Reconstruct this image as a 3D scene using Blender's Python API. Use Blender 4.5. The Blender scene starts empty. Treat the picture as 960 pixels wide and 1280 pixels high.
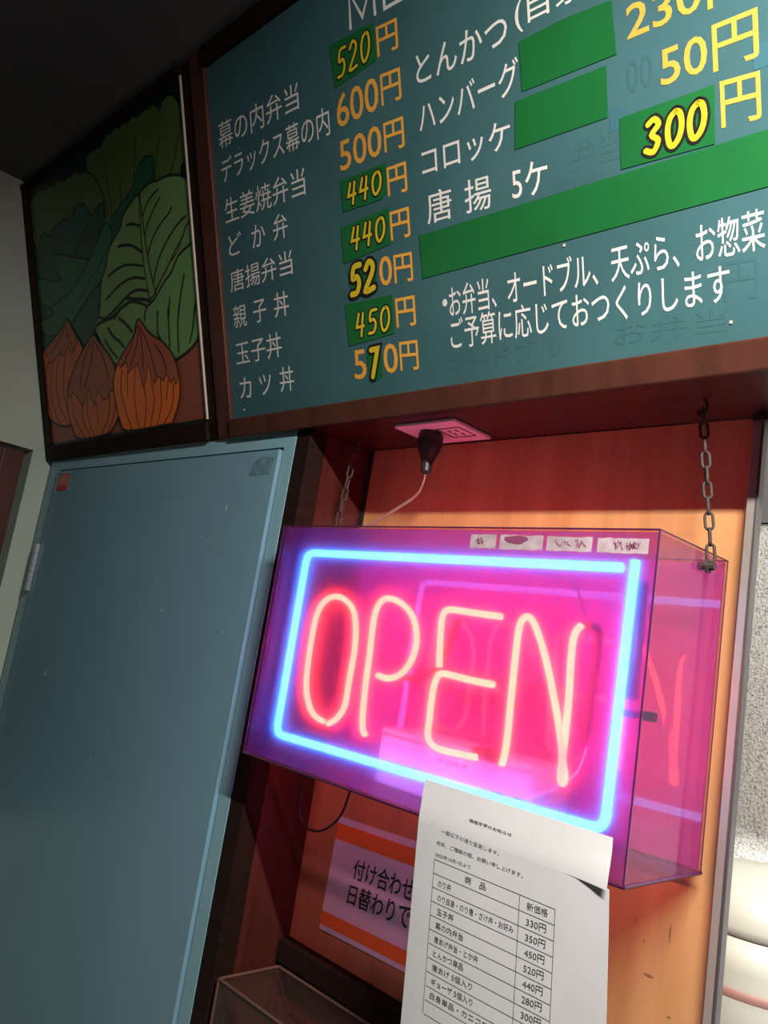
import bpy, bmesh, math, random
from mathutils import Vector, Matrix
random.seed(4)
S = bpy.context.scene
C = S.collection

# ------------------------------------------------------------------ camera, world, lights, exposure
cd = bpy.data.cameras.new('camera'); cam = bpy.data.objects.new('camera', cd); C.objects.link(cam); S.camera = cam
cd.sensor_fit = 'VERTICAL'; cd.sensor_height = 36.0
cd.lens = 36.0 * 998.011 / 1280.0
cd.clip_start = 0.01
Rm = [[0.70508966, 0.69134214, 0.15778032], [-0.00582246, 0.22813891, -0.97361118], [-0.70909427, 0.6855645, 0.1648837]]            # rows: camera right, down, forward in world axes
cam.matrix_world = Matrix(((Rm[0][0], -Rm[1][0], -Rm[2][0], 0), (Rm[0][1], -Rm[1][1], -Rm[2][1], 0), (Rm[0][2], -Rm[1][2], -Rm[2][2], 0), (0, 0, 0, 1)))
S.view_settings.view_transform = 'Standard'; S.view_settings.look = 'None'
S.view_settings.exposure = 0.0; S.view_settings.gamma = 1.0
S.cycles.transparent_max_bounces = 24
S.cycles.caustics_reflective = False; S.cycles.caustics_refractive = False
w = bpy.data.worlds.new('world'); S.world = w; w.use_nodes = True
w.node_tree.nodes['Background'].inputs[0].default_value = (0.85, 0.95, 1.0, 1)
w.node_tree.nodes['Background'].inputs[1].default_value = 0.025

def area(name, loc, target, sx, sy, power, col=(1, 1, 1)):
    l = bpy.data.lights.new(name, 'AREA'); l.shape = 'RECTANGLE'; l.size = sx; l.size_y = sy; l.energy = power; l.color = col
    o = bpy.data.objects.new(name, l); C.objects.link(o); o.location = loc
    o.rotation_euler = (Vector(target) - Vector(loc)).to_track_quat('-Z', 'Y').to_euler()
    return o
area('ceiling_tube_light', (0.30, 0.14, 0.80), (0.30, 0.74, 0.0), 0.7, 0.03, 55.0, (1.0, 0.97, 0.90))
area('kitchen_tube_light', (0.35, 1.02, 0.85), (-0.4, 1.55, 0.0), 0.8, 0.1, 40.0, (1.0, 0.97, 0.92))
area('front_fill_light', (-1.3, -2.0, -1.0), (-1.6, 0.8, -0.6), 1.2, 1.0, 1.5, (0.88, 0.96, 1.0))  # unseen soft fill added low behind the camera to lift the blue door

# ------------------------------------------------------------------ materials
def mat(name, col, rough=0.5, metal=0.0, spec=0.5, noise=0.0, nscale=8.0, stretch=(1, 1, 1), bump=0.0, bscale=60.0, coat=0.0, col2=None, lo=0.35, hi=0.65):
    m = bpy.data.materials.new(name); m.use_nodes = True
    nt = m.node_tree; b = nt.nodes['Principled BSDF']
    b.inputs['Base Color'].default_value = (*col, 1); b.inputs['Roughness'].default_value = rough
    b.inputs['Metallic'].default_value = metal; b.inputs['Specular IOR Level'].default_value = spec
    b.inputs['Coat Weight'].default_value = coat; b.inputs['Coat Roughness'].default_value = 0.08
    tc = nt.nodes.new('ShaderNodeTexCoord'); mp = nt.nodes.new('ShaderNodeMapping'); mp.inputs['Scale'].default_value = stretch
    nt.links.new(tc.outputs['Object'], mp.inputs[0])
    n = nt.nodes.new('ShaderNodeTexNoise'); n.inputs['Scale'].default_value = nscale; n.inputs['Detail'].default_value = 5
    nt.links.new(mp.outputs[0], n.inputs['Vector'])
    r = nt.nodes.new('ShaderNodeValToRGB'); r.color_ramp.elements[0].position = lo; r.color_ramp.elements[1].position = hi
    c2 = col2 if col2 else tuple(max(0, x * (1 - max(noise, 0.04))) for x in col)
    r.color_ramp.elements[0].color = (*c2, 1); r.color_ramp.elements[1].color = (*col, 1)
    nt.links.new(n.outputs['Fac'], r.inputs[0]); nt.links.new(r.outputs[0], b.inputs['Base Color'])
    if bump:
        n2 = nt.nodes.new('ShaderNodeTexNoise'); n2.inputs['Scale'].default_value = bscale; n2.inputs['Detail'].default_value = 3
        bp = nt.nodes.new('ShaderNodeBump'); bp.inputs['Strength'].default_value = bump; bp.inputs['Distance'].default_value = 0.002
        nt.links.new(mp.outputs[0], n2.inputs['Vector']); nt.links.new(n2.outputs['Fac'], bp.inputs['Height']); nt.links.new(bp.outputs[0], b.inputs['Normal'])
    return m
def glow(name, col, k):
    m = bpy.data.materials.new(name); m.use_nodes = True; nt = m.node_tree; nt.nodes.clear()
    e = nt.nodes.new('ShaderNodeEmission'); e.inputs[0].default_value = (*col, 1); e.inputs[1].default_value = k
    n = nt.nodes.new('ShaderNodeTexNoise'); n.inputs['Scale'].default_value = 160
    tc = nt.nodes.new('ShaderNodeTexCoord'); nt.links.new(tc.outputs['Object'], n.inputs['Vector'])
    mr = nt.nodes.new('ShaderNodeMapRange'); mr.inputs['To Min'].default_value = k * 0.75; mr.inputs['To Max'].default_value = k * 1.25
    nt.links.new(n.outputs['Fac'], mr.inputs['Value']); nt.links.new(mr.outputs[0], e.inputs[1])
    o = nt.nodes.new('ShaderNodeOutputMaterial'); nt.links.new(e.outputs[0], o.inputs[0]); return m
def glass_glow(name, tint, ecol, k):
    m = bpy.data.materials.new(name); m.use_nodes = True; nt = m.node_tree; nt.nodes.clear()
    t = nt.nodes.new('ShaderNodeBsdfTransparent'); t.inputs[0].default_value = (*tint, 1)
    e = nt.nodes.new('ShaderNodeEmission'); e.inputs[0].default_value = (*ecol, 1); e.inputs[1].default_value = k
    a = nt.nodes.new('ShaderNodeAddShader'); o = nt.nodes.new('ShaderNodeOutputMaterial')
    nt.links.new(t.outputs[0], a.inputs[0]); nt.links.new(e.outputs[0], a.inputs[1]); nt.links.new(a.outputs[0], o.inputs[0]); return m
def acrylic(name, tint, haze=0.0, milk=0.0, milkcol=(0.6, 0.35, 0.6), gloss=1.0, hrough=0.7, hior=1.12):
    m = bpy.data.materials.new(name); m.use_nodes = True; nt = m.node_tree; nt.nodes.clear()
    t = nt.nodes.new('ShaderNodeBsdfTransparent'); t.inputs[0].default_value = (*tint, 1); cur = t
    def mix(f, a, b):
        x = nt.nodes.new('ShaderNodeMixShader')
        if isinstance(f, float): x.inputs[0].default_value = f
        else: nt.links.new(f, x.inputs[0])
        nt.links.new(a.outputs[0], x.inputs[1]); nt.links.new(b.outputs[0], x.inputs[2]); return x
    tc = nt.nodes.new('ShaderNodeTexCoord'); n = nt.nodes.new('ShaderNodeTexNoise'); n.inputs['Scale'].default_value = 14; n.inputs['Detail'].default_value = 6
    nt.links.new(tc.outputs['Object'], n.inputs['Vector'])
    if haze:
        r = nt.nodes.new('ShaderNodeBsdfRefraction'); r.inputs['Color'].default_value = (*tint, 1); r.inputs['Roughness'].default_value = hrough; r.inputs['IOR'].default_value = hior
        cur = mix(haze, cur, r)
        r2 = nt.nodes.new('ShaderNodeBsdfRefraction'); r2.inputs['Color'].default_value = (*tint, 1); r2.inputs['Roughness'].default_value = 1.0; r2.inputs['IOR'].default_value = 1.35
        cur = mix(haze * 0.6, cur, r2)
    if milk:
        d0 = nt.nodes.new('ShaderNodeBsdfDiffuse'); d0.inputs[0].default_value = (*milkcol, 1)
        d = d0
        if haze:
            tl = nt.nodes.new('ShaderNodeBsdfTranslucent'); tl.inputs[0].default_value = (0.25, 0.16, 0.85, 1); d = mix(0.7, d0, tl)
        mr = nt.nodes.new('ShaderNodeMapRange'); mr.inputs['To Min'].default_value = milk * 0.7; mr.inputs['To Max'].default_value = min(1, milk * 1.3)
        nt.links.new(n.outputs['Fac'], mr.inputs['Value']); cur = mix(mr.outputs[0], cur, d)
    g = nt.nodes.new('ShaderNodeBsdfGlossy'); g.inputs['Roughness'].default_value = 0.03
    f = nt.nodes.new('ShaderNodeFresnel'); f.inputs['IOR'].default_value = 1.45
    mu = nt.nodes.new('ShaderNodeMath'); mu.operation = 'MULTIPLY'; mu.inputs[1].default_value = gloss
    geo = nt.nodes.new('ShaderNodeNewGeometry'); mb = nt.nodes.new('ShaderNodeMath'); mb.operation = 'SUBTRACT'; mb.inputs[0].default_value = 1.0
    nt.links.new(geo.outputs['Backfacing'], mb.inputs[1]); m2 = nt.nodes.new('ShaderNodeMath'); m2.operation = 'MULTIPLY'
    nt.links.new(f.outputs[0], mu.inputs[0]); nt.links.new(mu.outputs[0], m2.inputs[0]); nt.links.new(mb.outputs[0], m2.inputs[1])
    cur = mix(m2.outputs[0], cur, g)
    o = nt.nodes.new('ShaderNodeOutputMaterial'); nt.links.new(cur.outputs[0], o.inputs[0]); return m

M = dict(
    ceil=mat('ceiling_unlit_grey', (0.085, 0.092, 0.088), 0.9, noise=0.2, nscale=3),  # dark grey carries the shade of the unlit ceiling in its base colour
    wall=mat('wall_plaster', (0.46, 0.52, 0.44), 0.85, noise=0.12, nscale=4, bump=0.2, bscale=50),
    floor=mat('floor_vinyl', (0.09, 0.085, 0.075), 0.5, noise=0.2),
    doorf=mat('blue_frame_paint', (0.22, 0.39, 0.45), 0.38, noise=0.1, nscale=6),
    door=mat('blue_door_paint', (0.175, 0.315, 0.39), 0.35, noise=0.14, nscale=2.0, bump=0.08, bscale=120, spec=0.4),
    dark=mat('dark_gap', (0.006, 0.006, 0.007), 0.7),
    darkwood=mat('dark_frame_wood', (0.018, 0.008, 0.005), 0.6, spec=0.12, noise=0.35, nscale=10, stretch=(1, 1, 6)),
    brown=mat('red_brown_frame_wood', (0.085, 0.026, 0.016), 0.45, spec=0.3, noise=0.3, nscale=9, stretch=(4, 1, 1)),
    mahog=mat('mahogany_laminate', (0.065, 0.014, 0.011), 0.30, noise=0.3, nscale=12, stretch=(6, 6, .5), spec=0.5),
    soffit=mat('soffit_laminate', (0.055, 0.020, 0.014), 0.32, noise=0.3, nscale=10, stretch=(.6, 6, 6)),
    wood=mat('light_wood_laminate', (0.52, 0.265, 0.110), 0.38, col2=(0.43, 0.20, 0.078), nscale=7, stretch=(5, 5, .35), bump=0.05, bscale=30),
    teal=mat('teal_board_paint', (0.050, 0.124, 0.134), 0.33, noise=0.18, nscale=5, spec=0.35),
    tape=mat('green_tape', (0.010, 0.125, 0.030), 0.38, noise=0.12, nscale=12),
    white=mat('white_lettering', (0.74, 0.70, 0.66), 0.5),
    price=mat('yellow_lettering', (0.78, 0.36, 0.055), 0.45),
    hand=mat('yellow_marker', (0.64, 0.47, 0.02), 0.5),
    black=mat('black_ink', (0.010, 0.010, 0.010), 0.5),
    bluepatch=mat('blue_patch', (0.040, 0.125, 0.155), 0.4),
    paper=mat('white_paper', (0.72, 0.70, 0.70), 0.8, noise=0.05, nscale=20),
    orange=mat('orange_print', (0.80, 0.20, 0.03), 0.6),
    ink=mat('grey_print', (0.06, 0.06, 0.065), 0.7),
    steel=mat('hinge_steel', (0.50, 0.58, 0.62), 0.35, metal=0.6),
    rust=mat('old_chain_metal', (0.060, 0.038, 0.030), 0.7, metal=0.2, noise=0.5, nscale=120),
    plastic=mat('white_plastic', (0.75, 0.72, 0.70), 0.4),
    rubber=mat('black_rubber', (0.018, 0.014, 0.014), 0.42),
    cord=mat('clear_brown_cord', (0.30, 0.17, 0.13), 0.3),
    alu=mat('grey_metal_post', (0.36, 0.33, 0.29), 0.35, metal=0.5),
    aludark=mat('dark_metal_edge', (0.10, 0.095, 0.09), 0.4, metal=0.5),
    appliance=mat('cream_plastic', (0.45, 0.44, 0.38), 0.38, noise=0.1, nscale=6),
    band=mat('faded_red_band', (0.30, 0.15, 0.13), 0.5),
    greywall=mat('kitchen_grey_paint', (0.22, 0.20, 0.20), 0.8),
    redsticker=mat('red_sticker', (0.45, 0.05, 0.04), 0.5),
    sticky=mat('peeled_label_paper', (0.44, 0.33, 0.36), 0.8, noise=0.3, nscale=60),
    sleeve=mat('dark_tube_sleeve', (0.030, 0.012, 0.060), 0.4),
    blackout=mat('blackout_paint', (0.10, 0.006, 0.018), 0.4),
    darkglass=mat('dark_window_glass', (0.02, 0.035, 0.035), 0.15),
    counter=mat('grey_counter', (0.36, 0.34, 0.37), 0.4),
    strip=mat('picture_edge_strip', (0.62, 0.54, 0.44), 0.5),
)
# print colours of the painted panel
PC = dict(tab=(0.21, 0.052, 0.030), lettuce=(0.060, 0.095, 0.022), teal=(0.006, 0.060, 0.044), leek=(0.006, 0.050, 0.030), leek2=(0.006, 0.065, 0.038), cuc=(0.016, 0.090, 0.040),
          cuc2=(0.016, 0.100, 0.052), cab=(0.115, 0.220, 0.065), cabin=(0.108, 0.235, 0.070), on1=(0.40, 0.080, 0.014), on1s=(0.26, 0.062, 0.026), on2=(0.42, 0.080, 0.015), on2s=(0.26, 0.060, 0.028), on3=(0.60, 0.110, 0.012), on3s=(0.30, 0.062, 0.026))
for k in PC: M['p_' + k] = mat('print_' + k, tuple(c_ * 1.45 for c_ in PC[k]), 0.35, noise=0.15, nscale=9)
M['p_bg'] = mat('print_background', (0.003, 0.012, 0.014), 0.35, noise=0.2, nscale=3)
# pebbled glass: speckled relief
pg = mat('pebbled_glass', (0.88, 0.87, 0.84), 0.45, col2=(0.38, 0.38, 0.37), nscale=300, bump=0.8, bscale=260, lo=0.34, hi=0.50); M['pebble'] = pg
M['acr'] = acrylic('purple_acrylic', (0.86, 0.68, 0.68), milk=0.05, milkcol=(0.55, 0.25, 0.5), gloss=0.45)
M['acrfront'] = acrylic('purple_acrylic_front_lens_glow', (0.92, 0.70, 0.92), haze=0.20, milk=0.06, milkcol=(0.5, 0.25, 0.6), gloss=1.0)  # haze builds the lens glow around the neon tubes into the panel
M['acrback'] = acrylic('milky_purple_acrylic_back', (0.80, 0.45, 0.80), milk=0.50, milkcol=(0.60, 0.13, 0.60), gloss=2.2)
M['acredge'] = mat('acrylic_edge', (0.07, 0.012, 0.06), 0.2)
M['clear'] = acrylic('clear_case_acrylic', (0.93, 0.90, 0.88), milk=0.03, milkcol=(0.4, 0.25, 0.2), gloss=1.2)
M['redcore'] = glow('red_neon_core', (1.0, 0.075, 0.022), 42.0)
M['redshell'] = glass_glow('red_neon_glass', (1.0, 0.72, 0.75), (1.0, 0.05, 0.12), 0.9)
M['bluecore'] = glow('blue_neon_core', (0.055, 0.36, 1.0), 13.0)
M['blueshell'] = glass_glow('blue_neon_glass', (0.75, 0.9, 1.0), (0.03, 0.26, 1.0), 0.9)

# ------------------------------------------------------------------ mesh helpers
class MB:
    def __init__(s): s.v = []; s.f = []; s.mi = []; s.cur = 0
    def add(s, vs, fs):
        n = len(s.v); s.v += [tuple(v) for v in vs]; s.f += [tuple(i + n for i in f) for f in fs]; s.mi += [s.cur] * len(fs); return s
    def box(s, x0, x1, y0, y1, z0, z1):
        return s.add([(x, y, z) for z in (z0, z1) for y in (y0, y1) for x in (x0, x1)],
                     [(0, 2, 3, 1), (4, 5, 7, 6), (0, 1, 5, 4), (2, 6, 7, 3), (0, 4, 6, 2), (1, 3, 7, 5)])
    def tube(s, pts, r, seg=10, cap=True, closed=False, rs=None):
        P = [Vector(p) for p in pts]; n = len(P); base = len(s.v); up = None
        for i, p in enumerate(P):
            if closed: t = P[(i + 1) % n] - P[i - 1]
            else: t = P[min(i + 1, n - 1)] - P[max(i - 1, 0)]
            t.normalize()
            if up is None: up = Vector((0, 0, 1)) if abs(t.z) < 0.9 else Vector((1, 0, 0))
            a = t.cross(up); a.normalize(); up = a.cross(t); up.normalize()
            rr = rs[i] if rs else r
            for k in range(seg):
                q = 2 * math.pi * k / seg; s.v.append(tuple(p + a * math.cos(q) * rr + up * math.sin(q) * rr))
        for i in range(n if closed else n - 1):
            j = (i + 1) % n
            for k in range(seg):
                l = (k + 1) % seg; s.f.append((base + i * seg + k, base + i * seg + l, base + j * seg + l, base + j * seg + k)); s.mi.append(s.cur)
        if cap and not closed:
            s.f.append(tuple(base + k for k in reversed(range(seg)))); s.f.append(tuple(base + (n - 1) * seg + k for k in range(seg))); s.mi += [s.cur] * 2
        return s
    def poly(s, pts, z):
        from mathutils.geometry import tessellate_polygon
        vs = [(p[0], p[1], z) for p in pts]; tr = tessellate_polygon([[Vector(v) for v in vs]])
        out = []
        for t in tr:
            a, b, c = (Vector(vs[i]) for i in t)
            out.append(t if (b - a).cross(c - a).z > 0 else (t[0], t[2], t[1]))
        return s.add(vs, out)
    def ribbon(s, pts, wd, z):
        # one flat mitred strip with round ends
        P = [Vector((p[0], p[1], 0)) for p in pts]
        P = [p for k, p in enumerate(P) if k == 0 or (p - P[k - 1]).length > 1e-6]; h = wd / 2; n = len(P)
        if n < 2: return s
        D = [(b - a).normalized() for a, b in zip(P, P[1:])]; out = []
        for k, p in enumerate(P):
            a, b = D[max(k - 1, 0)], D[min(k, n - 2)]; t = (a + b)
            t = t.normalized() if t.length > 0.2 else b
            m = Vector((-t.y, t.x, 0)); c = max(0.55, m.dot(Vector((-b.y, b.x, 0)))); m *= h / c
            out += [(p.x - m.x, p.y - m.y, z), (p.x + m.x, p.y + m.y, z)]
        s.add(out, [(2 * k, 2 * k + 2, 2 * k + 3, 2 * k + 1) for k in range(n - 1)])
        for p, d in ((P[0], -D[0]), (P[-1], D[-1])):
            q = math.atan2(d.y, d.x)
            s.add([(p.x + h * math.cos(q + (k - 3) * math.pi / 6), p.y + h * math.sin(q + (k - 3) * math.pi / 6), z) for k in range(7)], [(0, 1, 2, 3, 4, 5, 6)])
        return s
    def build(s, name, m, parent=None, bevel=0.0, smooth=False):
        me = bpy.data.meshes.new(name); me.from_pydata(s.v, [], s.f); me.validate()
        o = bpy.data.objects.new(name, me); C.objects.link(o)
        for x in (m if isinstance(m, list) else [m]): me.materials.append(x)
        if isinstance(m, list):
            for p, i in zip(me.polygons, s.mi): p.material_index = i
        bm = bmesh.new(); bm.from_mesh(me)
        if bevel: bmesh.ops.bevel(bm, geom=bm.edges[:], offset=bevel, segments=2, affect='EDGES', profile=0.6)
        if smooth or bevel:
            for f in bm.faces: f.smooth = smooth
        bm.to_mesh(me); bm.free()
        if parent: o.parent = parent
        return o
def smooth(pts, k=4, closed=False):
    n = len(pts); out = []
    for i in range(n if closed else n - 1):
        p = [Vector(pts[j % n] if closed else pts[min(max(j, 0), n - 1)]) for j in (i - 1, i, i + 1, i + 2)]
        for t in range(k):
            u = t / k
            out.append(tuple(0.5 * ((2 * p[1]) + (p[2] - p[0]) * u + (2 * p[0] - 5 * p[1] + 4 * p[2] - p[3]) * u * u + (3 * p[1] - p[0] - 3 * p[2] + p[3]) * u ** 3)))
    if not closed: out.append(tuple(pts[-1]))
    return out
def thing(name, label, cat, loc=(0, 0, 0), rot=(0, 0, 0), group=None, kind=None):
    o = bpy.data.objects.new(name, None); C.objects.link(o); o.location = loc; o.rotation_euler = rot; o.empty_display_size = 0.05
    if label: o['label'] = label
    if cat: o['category'] = cat
    if group: o['group'] = group
    if kind: o['kind'] = kind
    return o
def tag(o, label, cat, group=None):
    o['label'] = label; o['category'] = cat
    if group: o['group'] = group
    return o
def struct(o): o['kind'] = 'structure'; return o
def lab(o, t): o['label'] = t; return o
def bx(name, m, parent, x0, x1, y0, y1, z0, z1, bevel=0.0): return MB().box(x0, x1, y0, y1, z0, z1).build(name, m, parent, bevel)

def glyphs(body, offset=0.0):
    c = bpy.data.curves.new('t', 'FONT'); c.body = body; c.resolution_u = 3; c.offset = offset
    o = bpy.data.objects.new('t', c); C.objects.link(o); bpy.context.view_layer.update()
    me = o.to_mesh(); vs = [tuple(v.co) for v in me.vertices]; fs = [tuple(p.vertices) for p in me.polygons]
    o.to_mesh_clear(); bpy.data.objects.remove(o); bpy.data.curves.remove(c)
    return vs, fs
def text_mb(mb, body, tl, bl, tr, br, z, off=0.0):
    # flat lettering that fills the quadrilateral of its line (left and right edge heights)
    vs, fs = glyphs(body, off)
    if not vs: return mb
    xs = [v[0] for v in vs]; ys = [v[1] for v in vs]; x0, x1, y0, y1 = min(xs), max(xs), min(ys), max(ys)
    out = []
    for x, y, _ in vs:
        u = (x - x0) / (x1 - x0) if x1 > x0 else 0.5; t = (y - y0) / (y1 - y0)
        X = (bl[0] + (tl[0] - bl[0]) * t) * (1 - u) + (br[0] + (tr[0] - br[0]) * t) * u
        Yv = (bl[1] + (tl[1] - bl[1]) * t) * (1 - u) + (br[1] + (tr[1] - br[1]) * t) * u
        out.append((X, Yv, z))
    return mb.add(out, fs)
def text(name, body, m, parent, x0, x1, l, r, z, off=0.0):
    return text_mb(MB(), body, (x0, l[0]), (x0, l[1]), (x1, r[0]), (x1, r[1]), z, off).build(name, m, parent)

# ------------------------------------------------------------------ the room
XL = -2.055; YW = 0.80; ZC = 0.995; FZ = -1.60
struct(bx('floor', M['floor'], None, XL, 3.2, -2.2, 1.62, FZ - 0.05, FZ))
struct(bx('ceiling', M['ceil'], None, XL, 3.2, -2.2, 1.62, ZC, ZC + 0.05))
# left wall with a window opening
wl = MB().box(XL - 0.1, XL, 0.735, 1.62, FZ, ZC).box(XL - 0.1, XL, -2.2, 0.735, 0.345, ZC).box(XL - 0.1, XL, -2.2, 0.735, FZ, -0.55).box(XL - 0.1, XL, -2.2, -0.20, -0.55, 0.345)
struct(wl.build('wall_left', M['wall']))
w2 = thing('window_2', None, None, (XL, 0.25, 0.0), kind='structure')
bx('window_frame', M['brown'], w2, -0.03, 0.014, 0.412, 0.462, -0.54, 0.332, 0.002)
bx('window_frame', M['brown'], w2, -0.03, 0.0138, -0.44, 0.412, 0.285, 0.332, 0.002)
bx('window_frame', M['brown'], w2, -0.03, 0.0138, -0.44, 0.412, -0.54, -0.49, 0.002)
bx('pane', M['darkglass'], w2, -0.025, -0.015, -0.42, 0.412, -0.49, 0.285)
# wall around the door, above and behind the sign boards
wb = MB().box(XL, -2.034, 0.79, YW + 0.12, FZ, 0.33).box(XL, 3.2, 0.79, YW + 0.12, 0.345, ZC)
struct(wb.build('wall_back', M['wall']))
struct(bx('wall_right', M['wall'], None, 3.2, 3.3, -2.2, 1.62, FZ, ZC))
# kitchen behind the hatch
k = MB().box(-1.0, 3.2, 1.50, 1.60, 0.335, ZC).box(-1.0, -0.80, 1.50, 1.60, FZ, 0.335).box(0.6, 3.2, 1.50, 1.60, FZ, 0.335).box(-0.80, 0.6, 1.50, 1.60, FZ, -0.60)
struct(k.build('wall_kitchen', M['greywall']))
w1 = thing('window_1', None, None, (-0.1, 1.55, 0.0), kind='structure')
bx('pane', M['pebble'], w1, -0.70, 0.70, -0.045, -0.035, -0.60, 0.333)

# ------------------------------------------------------------------ blue door
d1 = thing('door_1', None, None, (-1.53, 0.78, FZ), kind='structure')
def dl(x): return x + 1.53
def dz(z): return z - FZ
lab(MB().box(dl(-2.034), dl(-1.980), 0.0, 0.05, 0, dz(0.327)).box(dl(-1.0705), dl(-1.042), 0.0, 0.05, 0, dz(0.327)).box(dl(-1.980), dl(-1.0705), 0.0, 0.05, dz(0.3015), dz(0.327)).build('door_frame', M['doorf'], d1), 'narrow blue steel door frame')
bx('door_gap', M['dark'], d1, dl(-1.980), dl(-1.0705), 0.020, 0.03, 0, dz(0.3015))
bx('door_leaf', M['door'], d1, dl(-1.974), dl(-1.0745), -0.006, 0.018, 0.01, dz(0.2965), 0.0015)
h = MB()
for a, b in ((0.112, 0.090), (0.089, 0.060), (0.059, 0.044), (0.043, 0.020), (0.019, -0.002)):
    h.tube([(dl(-1.978), -0.010, dz(a)), (dl(-1.978), -0.010, dz(b))], 0.0075, 10)
h.build('hinge', M['steel'], d1, smooth=False)
st = lab(bx('sticker', M['redsticker'], d1, dl(-1.950), dl(-1.893), -0.0072, -0.0062, dz(0.246), dz(0.288)), 'small red and white sticker in the top left corner of the door')
sl = MB()
for i in range(5): sl.box(dl(-1.945), dl(-1.899), -0.0076, -0.0073, dz(0.281 - i * 0.0052), dz(0.2835 - i * 0.0052))
sl.build('sticker_print', mat('sticker_print', (0.55, 0.35, 0.33), 0.6), st)
lab(MB().poly([(0, 0), (0.058, 0.002), (0.066, 0.030), (0.030, 0.034), (0.004, 0.022)], 0).build('glue_mark', mat('glue_residue', (0.13, 0.24, 0.30), 0.7, noise=0.4, nscale=60), d1), 'darker glue patch in the top right corner of the door')
gm = [o for o in d1.children if o.name == 'glue_mark'][0]; gm.location = (dl(-1.148), -0.0064, dz(0.252)); gm.rotation_euler = (math.pi / 2, 0, 0)
cm = MB()
for x, z, wd, hh in ((-1.20, 0.19, .003, .010), (-1.35, 0.0, .004, .003), (-1.79, -0.18, .012, .010), (-1.26, 0.14, .003, .003), (-1.14, -0.02, .003, .003), (-1.5, -0.3, .003, .003)):
    cm.box(dl(x), dl(x) + wd, -0.0068, -0.0062, dz(z), dz(z) + hh)
lab(cm.build('paint_chip', mat('pale_paint_chip', (0.30, 0.38, 0.40), 0.7), d1), 'pale chips in the blue paint')

# ------------------------------------------------------------------ alcove
XS = -1.005; XR = -0.3525; YP = 0.915
t1 = struct(bx('trim_1', M['darkwood'], None, -1.0415, -1.006, 0.781, 0.815, FZ, 0.329, 0.001))
sp = MB().box(-1.0415, XS, 0.8155, 0.96, FZ, 0.329).build('wall_alcove_left', M['mahog']); struct(sp)
bp = struct(bx('wall_alcove_back', M['wood'], None, -1.0045, XR, YP, 0.935, -0.468, 0.329))
bx('corner_gap', M['dark'], bp, -1.0045, -0.993, 0.9125, 0.9148, -0.19, 0.328)
sc = MB()
rotY = math.pi / 2
for x, z, dx, dzz in ((-0.400, -0.245, 0.001, -0.018), (-0.428, -0.270, .0, -0.003), (-0.440, -0.252, 0.0, -0.003), (-0.424, -0.303, 0.010, -0.002), (-0.394, -0.335, 0.003, -0.001), (-0.600, 0.246, .0, .002)):
    hx, hz = (abs(dx) + 0.0014) / 2, (abs(dzz) + 0.0012) / 2
    sc.add([(x + hx + hx * math.cos(k * math.pi / 5) * (1 + .2 * math.sin(3 * k)), 0.9146, z + (dzz / 2) + hz * math.sin(k * math.pi / 5)) for k in range(10)], [tuple(range(10))])
lab(sc.build('scuff_mark', mat('scuff', (0.26, 0.11, 0.045), 0.7), bp), 'small dark scuffs on the light wood')
struct(bx('ceiling_alcove', M['soffit'], None, -1.041, 1.6, 0.768, 0.96, 0.3305, 0.3445))
t2 = struct(bx('trim_2', M['darkwood'], None, -1.0045, -0.36, 0.893, 0.934, -0.500, -0.4685, 0.001))
t3 = thing('trim_3', None, None, (-0.3415, 0.91, FZ), kind='structure')
bx('post_face', M['alu'], t3, -0.0105, -0.0005, -0.008, 0.010, 0, 0.329 - FZ, 0.001)
bx('post_edge', M['aludark'], t3, -0.0003, 0.0030, -0.010, 0.004, 0, 0.329 - FZ, 0.001)
bx('post_bracket', M['rubber'], t3, -0.008, 0.020, -0.018, -0.0105, 0.318 - FZ, 0.3285 - FZ, 0.001)
struct(bx('wall_counter', M['mahog'], None, -1.0045, 1.6, 0.936, 0.96, FZ, -0.50))

# ------------------------------------------------------------------ sign boards above, tilted forward
TH = math.radians(18.3); RB = (math.pi / 2 + TH, 0, 0)
mb_ = thing('menu_board', 'dark teal menu board lettered in white and yellow Japanese with yen prices', 'menu board', (0, 0.78, 0.33), RB)
XE = 0.35
bx('board_panel', M['teal'], mb_, -1.224, XE, 0.033, 0.66, -0.012, 0.0)
bx('frame_rail', M['brown'], mb_, -1.268, -1.2245, 0.0, 0.6885, -0.016, 0.007, 0.002)
bx('frame_rail', M['brown'], mb_, -1.2243, XE + 0.04, 0.0, 0.0325, -0.016, 0.012, 0.002)
lab(bx('frame_rail', M['darkwood'], mb_, -1.2243, XE + 0.04, 0.655, 0.6885, -0.016, 0.012, 0.002), 'darker top rail under the ceiling')
bx('frame_rail', M['brown'], mb_, XE, XE + 0.04, 0.0328, 0.6548, -0.016, 0.012, 0.002)
lab(bx('frame_post', M['darkwood'], mb_, -1.3015, -1.2685, 0.0, 0.6885, -0.016, 0.003, 0.001), 'near black post between the menu and the vegetable painting')
ZT = 0.0004
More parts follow.
